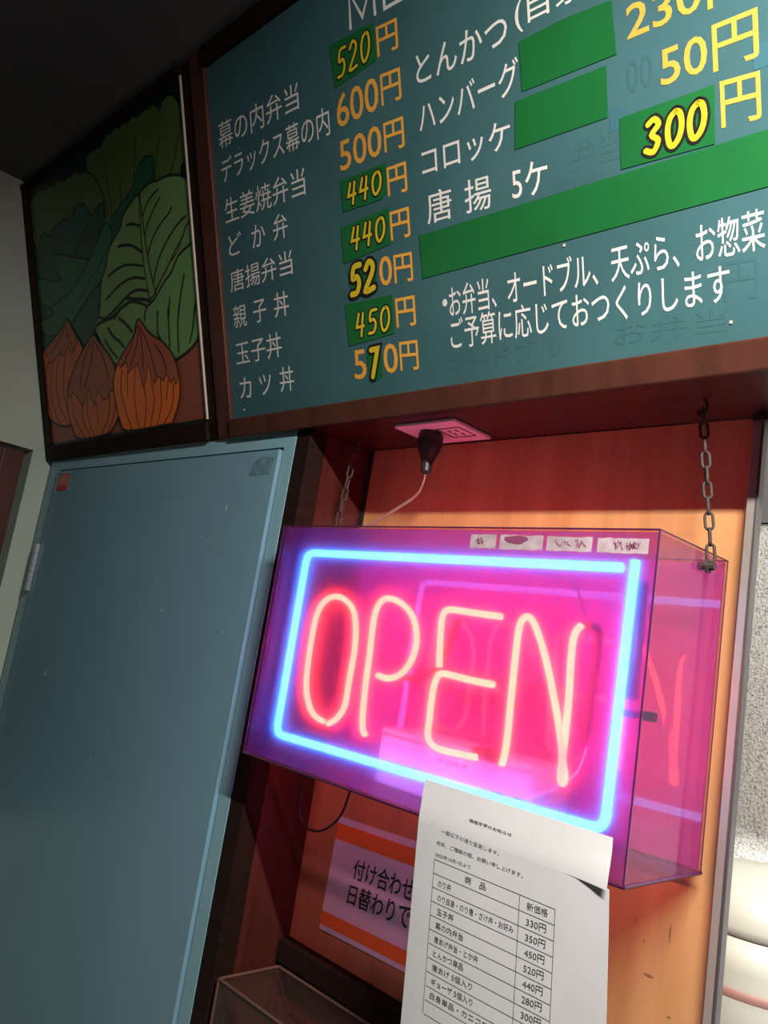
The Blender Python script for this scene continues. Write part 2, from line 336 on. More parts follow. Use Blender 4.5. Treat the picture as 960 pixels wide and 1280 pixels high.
rows = [('幕の内弁当', -1.203, -0.979, (.551, .505), (.540, .498)), ('デラックス幕の内', -1.202, -0.912, (.489, .447), (.480, .436)), ('生姜焼弁当', -1.201, -0.978, (.419, .376), (.409, .366)),
        ('ど', -1.198, -1.158, (.356, .318), (.354, .317)), ('か', -1.128, -1.090, (.354, .316), (.352, .315)), ('弁', -1.068, -1.029, (.355, .314), (.353, .313)),
        ('唐揚弁当', -1.201, -1.024, (.294, .256), (.292, .252)), ('親', -1.200, -1.160, (.232, .192), (.230, .191)), ('子', -1.140, -1.103, (.229, .191), (.228, .190)), ('丼', -1.081, -1.041, (.231, .190), (.229, .188)),
        ('玉子丼', -1.201, -1.068, (.167, .127), (.166, .124)), ('カ', -1.197, -1.162, (.104, .067), (.103, .066)), ('ツ', -1.138, -1.104, (.101, .066), (.101, .066)), ('丼', -1.080, -1.042, (.107, .066), (.106, .065))]
for b, x0, x1, l, r in rows: text('white_lettering', b, M['white'], mb_, x0, x1, l, r, ZT, 0.0)
rows2 = [('とんかつ', -0.733, -0.582, (.480, .441), (.474, .434)), ('(自家製)', -0.570, -0.418, (.484, .440), (.480, .436)),
         ('ハンバーグ', -0.733, -0.569, (.418, .376), (.415, .373)), ('コロッケ', -0.733, -0.586, (.356, .318), (.347, .311)),
         ('唐', -0.729, -0.685, (.297, .254), (.294, .252)), ('揚', -0.663, -0.620, (.293, .251), (.290, .248)), ('5ケ', -0.588, -0.536, (.288, .248), (.284, .243)),
         ('・', -0.712, -0.703, (.150, .140), (.150, .140)),
         ('お弁当、オードブル、天ぷら、お惣菜', -0.700, -0.292, (.165, .123), (.160, .119)), ('ご予算に応じておつくりします', -0.701, -0.328, (.122, .080), (.114, .074))]
for b, x0, x1, l, r in rows2: text('white_lettering', b, M['white'], mb_, x0, x1, l, r, ZT, 0.003)
mn = MB()
for st_ in ([(0, 0), (.02, 1), (.42, .12), (.82, 1), (.84, 0)], [(1.75, 1), (1.15, 1), (1.15, 0), (1.75, 0)], [(1.15, .52), (1.68, .52)], [(2.05, 0), (2.05, 1), (2.75, 0), (2.75, 1)], [(3.1, 1), (3.1, .3), (3.22, .06), (3.45, 0), (3.68, .06), (3.8, .3), (3.8, 1)]):
    mn.ribbon([(-0.853 + u_ * 0.0605, 0.567 - u_ * 0.0025 + v_ * 0.050) for u_, v_ in st_], 0.0052, ZT)
mn.build('white_lettering', M['white'], mb_)
prices = [('円', -0.803, -0.762, (.547, .506), (.543, .502)), ('600', -0.895, -0.806, (.487, .438), (.483, .436)), ('円', -0.801, -0.762, (.481, .438), (.477, .434)),
          ('500', -0.895, -0.806, (.419, .375), (.416, .373)), ('円', -0.801, -0.762, (.414, .373), (.411, .369)), ('円', -0.800, -0.762, (.352, .312), (.350, .309)), ('円', -0.800, -0.762, (.290, .250), (.288, .247)),
          ('0', -0.828, -0.802, (.232, .190), (.232, .190)), ('円', -0.798, -0.762, (.229, .189), (.226, .186)), ('円', -0.800, -0.762, (.168, .127), (.166, .124)),
          ('5', -0.895, -0.868, (.108, .064), (.107, .063)), ('0', -0.831, -0.802, (.108, .065), (.106, .063)), ('円', -0.798, -0.762, (.106, .065), (.104, .062)),
          ('230円', -0.427, -0.291, (.414, .371), (.408, .366)), ('50円', -0.391, -0.291, (.353, .308), (.350, .303)), ('円', -0.330, -0.291, (.294, .248), (.290, .244))]
for b, x0, x1, l, r in prices: lab(text('yellow_lettering', b, M['price'], mb_, x0, x1, l, r, ZT, 0.009), 'yellow %s' % ('yen character' if b == '円' else 'price figures'))
def patch(pts, label): return lab(MB().poly(pts, 0.0009).add([(p[0], p[1], 0.0006) for p in pts], [tuple(range(len(pts)))[::-1]]).build('tape_patch', M['tape'], mb_), label)
DG = {'4': [[(.28, 1), (.08, .42), (.85, .42)], [(.72, .98), (.60, 0)]], '0': [[(.5, 1), (.2, .85), (.1, .5), (.25, .1), (.5, 0), (.8, .2), (.9, .55), (.75, .9), (.5, 1)]],
      '5': [[(.85, 1), (.30, .97), (.22, .58), (.60, .60), (.82, .35), (.62, .05), (.15, .03)]], '2': [[(.12, .78), (.4, 1), (.75, .85), (.68, .55), (.15, .02), (.9, .05)]],
      '3': [[(.15, .90), (.5, 1), (.78, .80), (.42, .55), (.82, .32), (.58, .02), (.12, .12)]], '7': [[(.12, .98), (.85, .98), (.40, 0)]]}
def hand(parent, s, x0, x1, y0, y1, slant=0.12, wd=0.0044, z=0.0012, drop=0.0):
    n = len(s); cw = (x1 - x0) / n; A = MB(); B_ = MB()
    for i, ch in enumerate(s):
        for stv in DG[ch]:
            p = [(x0 + cw * (i + 0.10 + 0.80 * u) + slant * (v - .5) * (y1 - y0), y0 + (y1 - y0) * v - drop * i) for u, v in stv]
            if ch != '4' and ch != '7': p = [q[:2] for q in smooth([(*q, 0) for q in p], 4)]
            zz = z + 0.00004 * (i * 2 + DG[ch].index(stv))
            B_.ribbon(p, wd * 2.0, zz); A.ribbon(p, wd, zz + 0.0004)
    lab(B_.build('marker_outline', M['black'], parent), 'black marker outline'); lab(A.build('marker_figures', M['hand'], parent), 'yellow handwritten %s' % s)
p = patch([(-0.901, .562), (-0.893, .497), (-0.806, .503), (-0.806, .556)], 'green tape patch with handwritten 520, topmost of the prices'); hand(p, '520', -0.888, -0.812, .508, .546, drop=-0.001)
p = patch([(-0.897, .362), (-0.895, .316), (-0.845, .313), (-0.812, .312), (-0.803, .318), (-0.800, .359)], 'green tape patch with handwritten 440, third price from the top'); hand(p, '440', -0.885, -0.807, .322, .352)
p = patch([(-0.903, .295), (-0.901, .240), (-0.800, .246), (-0.801, .297)], 'green tape patch with handwritten 440, just above the 520 in bold'); hand(p, '440', -0.884, -0.806, .255, .287)
p = patch([(-0.895, .228), (-0.885, .184), (-0.835, .190), (-0.832, .220), (-0.850, .236)], 'small green tape patch under bold yellow 52'); hand(p, '52', -0.892, -0.832, .190, .231, wd=0.0085)
p = patch([(-0.905, .179), (-0.903, .116), (-0.805, .120), (-0.805, .175)], 'green tape patch with handwritten 450'); hand(p, '450', -0.886, -0.808, .127, .160)
p = patch([(-0.865, .098), (-0.860, .060), (-0.848, .056), (-0.836, .062), (-0.833, .094)], 'tiny green tape patch under the 7 of 570'); hand(p, '7', -0.862, -0.838, .064, .104, wd=0.008)
patch([(-0.566, .430), (-0.565, .371), (-0.440, .365), (-0.443, .424), (-0.503, .430)], 'blank dark green tape patch, upper of the two')
patch([(-0.576, .363), (-0.580, .307), (-0.454, .302), (-0.453, .358)], 'blank dark green tape patch, lower of the two')
p = patch([(-0.440, .296), (-0.441, .241), (-0.337, .235), (-0.335, .293)], 'paler green tape patch with handwritten 300'); hand(p, '300', -0.414, -0.342, .247, .281, wd=0.0062)
patch([(-0.746, .244), (-0.744, .185), (-0.288, .178), (XE - .02, .17), (XE - .02, .222), (-0.286, .232)], 'long bright green tape strip across the lower board')
for q in ([(-0.452, .310), (-0.452, .285), (-0.438, .285), (-0.438, .310)], [(-0.297, .315), (-0.297, .292), (-0.27, .292), (-0.27, .315)], [(-0.872, .452), (-0.872, .44), (-0.85, .44), (-0.85, .452)]):
    lab(MB().poly(q, 0.0003).build('paint_touch_up', M['bluepatch'], mb_), 'small bluer touch-up on the teal paint')
M['ghost'] = mat('faded_old_lettering', (0.043, 0.112, 0.122), 0.4)
for b, x0, x1, l, r in (('弁当', -0.50, -0.44, (.290, .255), (.288, .253)), ('00', -0.43, -0.40, (.352, .318), (.352, .318)), ('円', -0.335, -0.300, (.115, .075), (.113, .073)), ('オードブル', -0.71, -0.53, (.075, .050), (.073, .048)), ('お弁当', -0.46, -0.33, (.075, .048), (.07, .045))):
    lab(text('faded_lettering', b, M['ghost'], mb_, x0, x1, l, r, 0.0002), 'faint trace of old painted-over lettering')
ch = MB()
for x, v in ((-1.19, 0.045), (-0.52, 0.175), (-0.33, 0.052)): MB().box(x, x + 0.003, v, v + 0.003, 0.0004, 0.001).build('paint_chip', M['strip'], mb_)

# painted vegetable panel
vp = thing('vegetable_painting', 'painted panel of onions, cabbage, cucumbers and lettuce above the blue door', 'painting', (0, 0.78, 0.33), RB)
bx('panel', M['p_bg'], vp, -2.045, -1.302, 0.036, 0.680, -0.012, 0.0)
bx('frame_rail', M['darkwood'], vp, -2.053, -1.302, 0.0, 0.0355, -0.016, 0.010, 0.0015)
bx('frame_rail', M['darkwood'], vp, -2.053, -1.302, 0.6755, 0.6885, -0.016, 0.012, 0.0015)
bx('frame_rail', M['darkwood'], vp, -2.053, -2.032, 0.0358, 0.6752, -0.016, 0.010, 0.0015)
lab(bx('edge_strip', M['strip'], vp, -1.3055, -1.3022, 0.040, 0.672, 0.0002, 0.0058), 'thin pale strip along the right edge')
ART = [['P','tabletop_band','tab',[[-2.0094,0.24],[-1.308,0.264],[-1.308,0.043],[-2.0259,0.043]]],
['P','lettuce_leaf','lettuce',[[-1.7102,0.6252],[-1.7045,0.6537],[-1.6693,0.6575],[-1.6226,0.6529],[-1.6108,0.6657],[-1.5656,0.6649],[-1.5133,0.6651],[-1.4807,0.6597],[-1.4484,0.6581],[-1.425,0.6556],[-1.4161,0.6619],[-1.4015,0.6566],[-1.3921,0.6439],[-1.3716,0.6534],[-1.3524,0.6575],[-1.3358,0.6477],[-1.3303,0.6366],[-1.3117,0.619],[-1.3191,0.5943],[-1.3082,0.5507],[-1.3159,0.524],[-1.3282,0.5131],[-1.3367,0.5046],[-1.3451,0.4513],[-1.6121,0.4153],[-1.6612,0.4524],[-1.682,0.5437]]],
['L','leaf_vein',0.003,[[-1.6294,0.6175],[-1.6208,0.5647],[-1.6144,0.5252],[-1.6128,0.4996]]],
['L','leaf_vein',0.003,[[-1.4863,0.6282],[-1.4988,0.581],[-1.5132,0.5375]]],
['L','leaf_vein',0.003,[[-1.3947,0.5958],[-1.4128,0.5656],[-1.4275,0.5241]]],
['L','leaf_vein',0.003,[[-1.332,0.5713],[-1.349,0.5417],[-1.3703,0.5147]]],
['L','leaf_vein',0.003,[[-1.5639,0.5637],[-1.5707,0.5173]]],
['P','lettuce_leaf','lettuce',[[-2.028,0.6436],[-1.9887,0.6519],[-1.9511,0.6556],[-1.9181,0.6437],[-1.8712,0.6464],[-1.8175,0.6374],[-1.7744,0.638],[-1.7201,0.626],[-1.6885,0.61],[-1.6641,0.5857],[-1.6544,0.5616],[-1.6447,0.5377],[-1.6412,0.5071],[-1.7139,0.4825],[-1.8013,0.4588],[-2.028,0.5207]]],
['L','leaf_outline',0.003,[[-1.7199,0.6273],[-1.6883,0.6108],[-1.6686,0.587],[-1.654,0.5636],[-1.644,0.5417],[-1.6336,0.522],[-1.6309,0.5022]]],
['L','leaf_vein',0.002,[[-1.8126,0.584],[-1.8193,0.5677],[-1.8354,0.5538]]],
['L','leaf_vein',0.002,[[-1.9792,0.5867],[-1.9777,0.567],[-1.9693,0.5504]]],
['P','spinach_leaf','teal',[[-2.028,0.5329],[-2.,0.524],[-1.9853,0.5471],[-1.9544,0.5491],[-1.9311,0.5338],[-1.9044,0.5484],[-1.8416,0.5508],[-1.8212,0.5432],[-1.7967,0.5571],[-1.7655,0.5677],[-1.7342,0.5569],[-1.7221,0.5416],[-1.7101,0.5264],[-1.7126,0.4384],[-1.6743,0.3842],[-1.7203,0.2987],[-1.7219,0.2901],[-1.7564,0.2689],[-1.8021,0.2486],[-2.028,0.1944],[-2.028,0.2475],[-2.028,0.3479]]],
['L','leaf_outline',0.003,[[-2.,0.524],[-1.9853,0.5471],[-1.9544,0.5491],[-1.9311,0.5338],[-1.9044,0.5484],[-1.8753,0.5503],[-1.8416,0.5508],[-1.8212,0.5432],[-1.7967,0.5571],[-1.7655,0.5677],[-1.7342,0.5569],[-1.7221,0.5416],[-1.7101,0.5264]]],
['P','leek_stem','leek',[[-1.8064,0.46],[-1.7749,0.4842],[-1.7459,0.4993],[-1.7056,0.5241],[-1.674,0.5351],[-1.6496,0.5369],[-1.6459,0.5317],[-1.6492,0.49],[-1.6881,0.4632],[-1.7335,0.4344]]],
['L','stem_outline',0.003,[[-1.8064,0.46],[-1.7749,0.4842],[-1.7459,0.4993],[-1.7056,0.5241],[-1.674,0.5351],[-1.6496,0.5369],[-1.6462,0.5254],[-1.6492,0.49]]],
['P','leek_stem','leek2',[[-1.432,0.5678],[-1.455,0.5731],[-1.4804,0.5674],[-1.5001,0.5496],[-1.5297,0.5262],[-1.5763,0.5106],[-1.6201,0.4952],[-1.6302,0.4661],[-1.6432,0.4225],[-1.6163,0.4416],[-1.5736,0.4768],[-1.5339,0.5031],[-1.4936,0.5159],[-1.472,0.5215],[-1.4319,0.5215],[-1.4264,0.5545]]],
['L','stem_outline',0.0035,[[-1.6201,0.4952],[-1.5763,0.5106],[-1.5297,0.5262],[-1.5001,0.5496],[-1.4804,0.5674],[-1.455,0.5731],[-1.432,0.5678],[-1.4264,0.5545],[-1.4319,0.5215]]],
['P','cucumber','cuc',[[-1.9128,0.4844],[-1.8793,0.4802],[-1.8477,0.4706],[-1.802,0.4555],[-1.7382,0.4365],[-1.7677,0.4174],[-1.8145,0.3955],[-1.8557,0.4074],[-1.8909,0.4265],[-1.9105,0.4555]]],
['L','cucumber_outline',0.0035,[[-1.7382,0.4365],[-1.802,0.4555],[-1.8477,0.4706],[-1.8793,0.4802],[-1.9128,0.4844],[-1.9105,0.4555],[-1.8909,0.4265],[-1.8557,0.4074],[-1.8145,0.3955]]],
['P','cucumber','cuc',[[-2.028,0.4444],[-2.028,0.452],[-2.0014,0.4509],[-1.9703,0.4396],[-1.9256,0.4266],[-1.8917,0.4231],[-1.8557,0.4074],[-1.8147,0.3944],[-1.8723,0.3816],[-1.9197,0.3741],[-1.9619,0.37],[-2.0065,0.3881],[-2.028,0.4211]]],
['L','cucumber_outline',0.0035,[[-1.8862,0.422],[-1.9256,0.4266],[-1.9703,0.4396],[-2.0014,0.4509],[-2.028,0.452],[-2.028,0.4418],[-2.028,0.4211],[-2.0065,0.3881],[-1.9619,0.37]]],
['P','cucumber','cuc2',[[-1.6319,0.4941],[-1.6239,0.4751],[-1.6237,0.4518],[-1.6424,0.4266],[-1.6623,0.3967],[-1.6954,0.3755],[-1.7485,0.3596],[-1.8411,0.3198],[-1.912,0.3035],[-1.9708,0.3033],[-2.0169,0.3157],[-2.028,0.341],[-2.0218,0.3488],[-1.9478,0.3529],[-1.9622,0.3688],[-1.8723,0.3816],[-1.8145,0.3955],[-1.7388,0.4333],[-1.6872,0.4673],[-1.6545,0.4871]]],
['L','cucumber_outline',0.0035,[[-1.6319,0.4941],[-1.6239,0.4751],[-1.6237,0.4518],[-1.6424,0.4266],[-1.6623,0.3967],[-1.6954,0.3755],[-1.7485,0.3596],[-1.8411,0.3198],[-1.912,0.3035],[-1.9708,0.3033],[-2.0169,0.3157],[-2.028,0.341],[-2.0218,0.3488],[-1.9478,0.3529],[-1.9622,0.3688],[-1.8723,0.3816],[-1.8145,0.3955],[-1.7388,0.4333],[-1.6872,0.4673],[-1.6545,0.4871],[-1.6319,0.4941]]],
['L','cucumber_stripe',0.0025,[[-1.6333,0.4499],[-1.6667,0.4236],[-1.7206,0.3984],[-1.7661,0.3743],[-1.8171,0.357]]],
['P','cabbage','cab',[[-1.4904,0.5119],[-1.4648,0.5187],[-1.4362,0.5196],[-1.4183,0.5155],[-1.3954,0.5155],[-1.365,0.5109],[-1.3401,0.5031],[-1.3166,0.491],[-1.308,0.4757],[-1.308,0.3725],[-1.308,0.2972],[-1.308,0.2312],[-1.308,0.2141],[-1.3208,0.1914],[-1.3591,0.1744],[-1.4051,0.1655],[-1.4288,0.1609],[-1.5318,0.1749],[-1.6446,0.1903],[-1.6698,0.2069],[-1.7024,0.2381],[-1.7262,0.2685],[-1.7276,0.2866],[-1.7146,0.303],[-1.6997,0.3343],[-1.6859,0.3757],[-1.6573,0.4056],[-1.641,0.4324],[-1.6158,0.449],[-1.5801,0.4674],[-1.5662,0.4858],[-1.5377,0.5],[-1.5107,0.5094]]],
['L','cabbage_outline',0.005,[[-1.7113,0.305],[-1.6997,0.3343],[-1.6859,0.3757],[-1.6573,0.4056],[-1.641,0.4324],[-1.6158,0.449],[-1.5801,0.4674],[-1.5662,0.4858],[-1.5377,0.5],[-1.5107,0.5094],[-1.4904,0.5119],[-1.4648,0.5187],[-1.4362,0.5196],[-1.4183,0.5155],[-1.3954,0.5155],[-1.365,0.5109],[-1.3401,0.5031],[-1.3166,0.491],[-1.308,0.4757]]],
['L','cabbage_outline',0.006,[[-1.308,0.2138],[-1.3208,0.1914],[-1.3591,0.1744],[-1.4051,0.1655]]],
['P','cabbage','cabin',[[-1.308,0.3934],[-1.308,0.3737],[-1.3184,0.3701],[-1.3629,0.3583],[-1.3934,0.3334],[-1.4227,0.3211],[-1.4642,0.2966],[-1.5022,0.2727],[-1.5046,0.2586],[-1.4798,0.2365],[-1.4447,0.2069],[-1.4175,0.183],[-1.3922,0.1754],[-1.3427,0.1872],[-1.308,0.2178],[-1.308,0.2681],[-1.308,0.3268]]],
['L','cabbage_vein',0.004,[[-1.4933,0.5092],[-1.4961,0.465],[-1.4977,0.3988],[-1.4914,0.3354],[-1.4834,0.2968]]],
['L','cabbage_vein',0.004,[[-1.4886,0.5079],[-1.4867,0.4625],[-1.4781,0.3848],[-1.4673,0.3351],[-1.4567,0.307]]],
['L','cabbage_vein',0.004,[[-1.4853,0.4646],[-1.4662,0.4829],[-1.4404,0.4943],[-1.4187,0.4989]]],
['L','cabbage_vein',0.004,[[-1.4834,0.4251],[-1.4677,0.4458],[-1.4404,0.4666],[-1.4136,0.4822]]],
['L','cabbage_vein',0.004,[[-1.4783,0.3836],[-1.4543,0.4121],[-1.4181,0.4331],[-1.3845,0.4448],[-1.3728,0.454]]],
['L','cabbage_vein',0.0045,[[-1.4634,0.3296],[-1.4384,0.3663],[-1.4016,0.3946],[-1.3583,0.4155],[-1.326,0.4241]]],
['L','cabbage_vein',0.004,[[-1.4623,0.3081],[-1.4305,0.3297],[-1.3996,0.3507],[-1.3693,0.3733],[-1.3429,0.3893],[-1.33,0.4038],[-1.3129,0.4115]]],
['L','cabbage_vein',0.005,[[-1.308,0.3741],[-1.3184,0.3701],[-1.3629,0.3583],[-1.3934,0.3334],[-1.4227,0.3211],[-1.4642,0.2966],[-1.5002,0.2843],[-1.5114,0.2622]]],
['L','cabbage_vein',0.003,[[-1.3993,0.3529],[-1.3756,0.3612],[-1.3487,0.3796]]],
['L','cabbage_vein',0.004,[[-1.4567,0.307],[-1.4832,0.2979]]],
['L','cabbage_vein',0.005,[[-1.5517,0.465],[-1.5293,0.4612],[-1.501,0.4509]]],
['L','cabbage_vein',0.006,[[-1.5948,0.431],[-1.5714,0.4284],[-1.5368,0.4189],[-1.5003,0.3982]]],
['L','cabbage_vein',0.005,[[-1.651,0.38],[-1.6111,0.3866],[-1.5634,0.386],[-1.5003,0.3696]]],
['L','cabbage_vein',0.005,[[-1.671,0.334],[-1.6181,0.3491],[-1.5742,0.355],[-1.5381,0.3543],[-1.4974,0.3433]]],
['L','cabbage_vein',0.005,[[-1.6406,0.2873],[-1.5991,0.3052],[-1.5667,0.309],[-1.5225,0.2987],[-1.4948,0.287]]],
['L','cabbage_vein',0.007,[[-1.5754,0.3193],[-1.5457,0.3112],[-1.5115,0.3046],[-1.4812,0.2952]]],
['L','cabbage_vein',0.006,[[-1.7144,0.3042],[-1.6784,0.2953],[-1.6373,0.3046],[-1.5802,0.3215],[-1.5479,0.3275],[-1.5179,0.3252],[-1.4897,0.3171]]],
['L','cabbage_vein',0.0045,[[-1.3474,0.319],[-1.3661,0.2822],[-1.3813,0.2418]]],
['L','cabbage_vein',0.004,[[-1.4051,0.2887],[-1.4162,0.2479]]],
['L','cabbage_vein',0.004,[[-1.308,0.3073],[-1.3131,0.2675],[-1.3271,0.23]]],
['L','cabbage_vein',0.004,[[-1.4569,0.2693],[-1.4595,0.2532]]],
['L','cabbage_vein',0.006,[[-1.6179,0.2851],[-1.5855,0.2646],[-1.5666,0.2468]]],
['L','cabbage_vein',0.006,[[-1.6716,0.2727],[-1.6518,0.2521],[-1.6267,0.2373],[-1.6068,0.2214]]],
['L','cabbage_vein',0.004,[[-1.6905,0.2495],[-1.6666,0.2239],[-1.6377,0.2023]]],
['L','cabbage_vein',0.006,[[-1.7228,0.2858],[-1.702,0.2911],[-1.6539,0.2914],[-1.6053,0.304],[-1.5778,0.3073]]],
['L','cabbage_vein',0.004,[[-1.4544,0.2682],[-1.4626,0.2337],[-1.4518,0.212]]],
['L','cabbage_vein',0.004,[[-1.4152,0.2689],[-1.4176,0.2302],[-1.4194,0.1951]]],
['L','cabbage_vein',0.004,[[-1.3743,0.2652],[-1.3844,0.2246],[-1.3879,0.1786]]],
['L','cabbage_vein',0.004,[[-1.3183,0.2547],[-1.3312,0.2157],[-1.3456,0.1915]]],
['P','onion','on1',[[-1.8727,0.3276],[-1.859,0.3135],[-1.8415,0.2919],[-1.8148,0.2644],[-1.7997,0.2345],[-1.8012,0.1747],[-1.8279,0.1218],[-1.8794,0.084],[-1.9259,0.0782],[-1.9825,0.0879],[-2.026,0.1117],[-2.028,0.1549],[-2.028,0.1959],[-2.028,0.2458],[-2.0268,0.2724],[-1.9613,0.2921],[-1.8979,0.3154]]],
['P','onion_skin','on1s',[[-1.8727,0.3276],[-1.859,0.3135],[-1.8415,0.2919],[-1.8247,0.2683],[-1.8626,0.2436],[-1.8858,0.266],[-1.9073,0.2453],[-1.9338,0.2563],[-1.954,0.2447],[-1.9975,0.2384],[-1.9991,0.2584],[-2.0268,0.2724],[-1.9613,0.2921],[-1.8979,0.3154]]],
['L','onion_outline',0.0045,[[-1.8727,0.3276],[-1.859,0.3135],[-1.8415,0.2919],[-1.8148,0.2644],[-1.7997,0.2345],[-1.8012,0.1747],[-1.8279,0.1218],[-1.8794,0.084],[-1.9259,0.0782],[-1.9825,0.0879],[-2.026,0.1117],[-2.028,0.1549],[-2.028,0.1959],[-2.028,0.2458],[-2.0268,0.2724],[-1.9613,0.2921],[-1.8979,0.3154],[-1.8727,0.3276]]],
['L','onion_skin_edge',0.0025,[[-1.8727,0.3276],[-1.859,0.3135],[-1.8415,0.2919],[-1.8247,0.2683],[-1.8626,0.2436],[-1.8858,0.266],[-1.9073,0.2453],[-1.9338,0.2563],[-1.954,0.2447],[-1.9975,0.2384],[-1.9991,0.2584],[-2.0268,0.2724],[-1.9613,0.2921],[-1.8979,0.3154],[-1.8727,0.3276]]],
['L','onion_stripe',0.0025,[[-1.9225,0.2547],[-1.954,0.2178],[-1.9645,0.1701],[-1.9508,0.1245],[-1.9136,0.0821]]],
['L','onion_stripe',0.0025,[[-1.9729,0.24],[-1.9964,0.1887],[-1.9954,0.1388],[-1.9697,0.0917]]],
['L','onion_stripe',0.0025,[[-2.0094,0.24],[-2.028,0.193],[-2.028,0.1523],[-2.003,0.1046]]],
['L','onion_stripe',0.0025,[[-1.8878,0.2568],[-1.9143,0.2126],[-1.9265,0.1561],[-1.904,0.1006]]],
['L','onion_stripe',0.0025,[[-1.8815,0.3126],[-1.9405,0.2791],[-1.9803,0.2607]]],
['L','onion_stripe',0.0025,[[-1.8761,0.3117],[-1.872,0.278],[-1.8404,0.2451]]],
['P','onion','on2',[[-1.7408,0.2709],[-1.7199,0.2497],[-1.686,0.2224],[-1.6621,0.1971],[-1.6456,0.16],[-1.64,0.1246],[-1.6552,0.0824],[-1.6889,0.0543],[-1.7268,0.043],[-1.8619,0.043],[-1.8933,0.0708],[-1.9111,0.1206],[-1.9021,0.163],[-1.8797,0.1891],[-1.8274,0.2292],[-1.7681,0.2617]]],
['P','onion_skin','on2s',[[-1.7408,0.2709],[-1.7199,0.2497],[-1.686,0.2224],[-1.6621,0.1971],[-1.6456,0.16],[-1.6579,0.1441],[-1.6695,0.1322],[-1.6827,0.1381],[-1.7002,0.1223],[-1.7251,0.1204],[-1.7412,0.1402],[-1.7453,0.1452],[-1.7672,0.1111],[-1.7838,0.1312],[-1.7895,0.1549],[-1.8095,0.1339],[-1.8293,0.1149],[-1.8418,0.1327],[-1.8613,0.1442],[-1.8756,0.1553],[-1.895,0.143],[-1.9031,0.1583],[-1.8797,0.1891],[-1.8274,0.2292],[-1.7681,0.2617]]],
['L','onion_outline',0.0045,[[-1.7408,0.2709],[-1.7199,0.2497],[-1.686,0.2224],[-1.6621,0.1971],[-1.6456,0.16],[-1.64,0.1246],[-1.6552,0.0824],[-1.6889,0.0543],[-1.7268,0.043],[-1.8619,0.043],[-1.8933,0.0708],[-1.9111,0.1206],[-1.9021,0.163],[-1.8797,0.1891],[-1.8274,0.2292],[-1.7681,0.2617],[-1.7408,0.2709]]],
['L','onion_skin_edge',0.0025,[[-1.7408,0.2709],[-1.7199,0.2497],[-1.686,0.2224],[-1.6621,0.1971],[-1.6456,0.16],[-1.6579,0.1441],[-1.6695,0.1322],[-1.6827,0.1381],[-1.7002,0.1223],[-1.7251,0.1204],[-1.7412,0.1402],[-1.7453,0.1452],[-1.7672,0.1111],[-1.7838,0.1312],[-1.7895,0.1549],[-1.8095,0.1339],[-1.8293,0.1149],[-1.8418,0.1327],[-1.8613,0.1442],[-1.8756,0.1553],[-1.895,0.143],[-1.9031,0.1583],[-1.8797,0.1891],[-1.8274,0.2292],[-1.7681,0.2617],[-1.7408,0.2709]]],
['L','onion_stripe',0.0025,[[-1.8288,0.1172],[-1.8333,0.0848],[-1.8033,0.043]]],
['L','onion_stripe',0.0025,[[-1.7973,0.1419],[-1.8074,0.0918],[-1.7823,0.043]]],
['L','onion_stripe',0.0025,[[-1.884,0.1419],[-1.8819,0.0986],[-1.8297,0.043]]],
['L','onion_stripe',0.0025,[[-1.7563,0.1146],[-1.7542,0.0733]]],
['L','onion_stripe',0.0025,[[-1.6882,0.1343],[-1.7029,0.0823],[-1.7467,0.043]]],
['L','onion_stripe',0.0025,[[-1.6633,0.1403],[-1.6667,0.0967],[-1.7096,0.047]]],
['L','onion_stripe',0.0025,[[-1.7474,0.2629],[-1.8094,0.2128],[-1.8309,0.1596]]],
['L','onion_stripe',0.0025,[[-1.7433,0.2578],[-1.7687,0.2072],[-1.81,0.1572]]],
['L','onion_stripe',0.0025,[[-1.7393,0.2527],[-1.7066,0.2165],[-1.6872,0.1652]]],
['P','onion','on3',[[-1.5285,0.2673],[-1.518,0.2552],[-1.4891,0.23],[-1.4447,0.2069],[-1.4107,0.1781],[-1.3964,0.1487],[-1.3916,0.1168],[-1.4036,0.0788],[-1.4318,0.0457],[-1.4531,0.043],[-1.6178,0.043],[-1.6492,0.0643],[-1.6635,0.114],[-1.6647,0.158],[-1.6348,0.1933],[-1.594,0.2174],[-1.5546,0.2406],[-1.542,0.2634]]],
['P','onion_skin','on3s',[[-1.5285,0.2673],[-1.518,0.2552],[-1.4891,0.23],[-1.4447,0.2069],[-1.4107,0.1781],[-1.3964,0.1487],[-1.3978,0.1254],[-1.409,0.1169],[-1.4143,0.1313],[-1.4234,0.1225],[-1.4396,0.1424],[-1.4534,0.1301],[-1.4713,0.1424],[-1.4898,0.1284],[-1.5025,0.1505],[-1.5072,0.1716],[-1.5264,0.1328],[-1.5361,0.1256],[-1.5444,0.1516],[-1.5527,0.1778],[-1.5848,0.1694],[-1.595,0.1623],[-1.5992,0.1884],[-1.6281,0.1794],[-1.6348,0.1933],[-1.594,0.2174],[-1.5546,0.2406],[-1.542,0.2634]]],
['L','onion_outline',0.0045,[[-1.5285,0.2673],[-1.518,0.2552],[-1.4891,0.23],[-1.4447,0.2069],[-1.4107,0.1781],[-1.3964,0.1487],[-1.3916,0.1168],[-1.4036,0.0788],[-1.4318,0.0457],[-1.4531,0.043],[-1.6178,0.043],[-1.6492,0.0643],[-1.6635,0.114],[-1.6647,0.158],[-1.6348,0.1933],[-1.594,0.2174],[-1.5546,0.2406],[-1.542,0.2634],[-1.5285,0.2673]]],
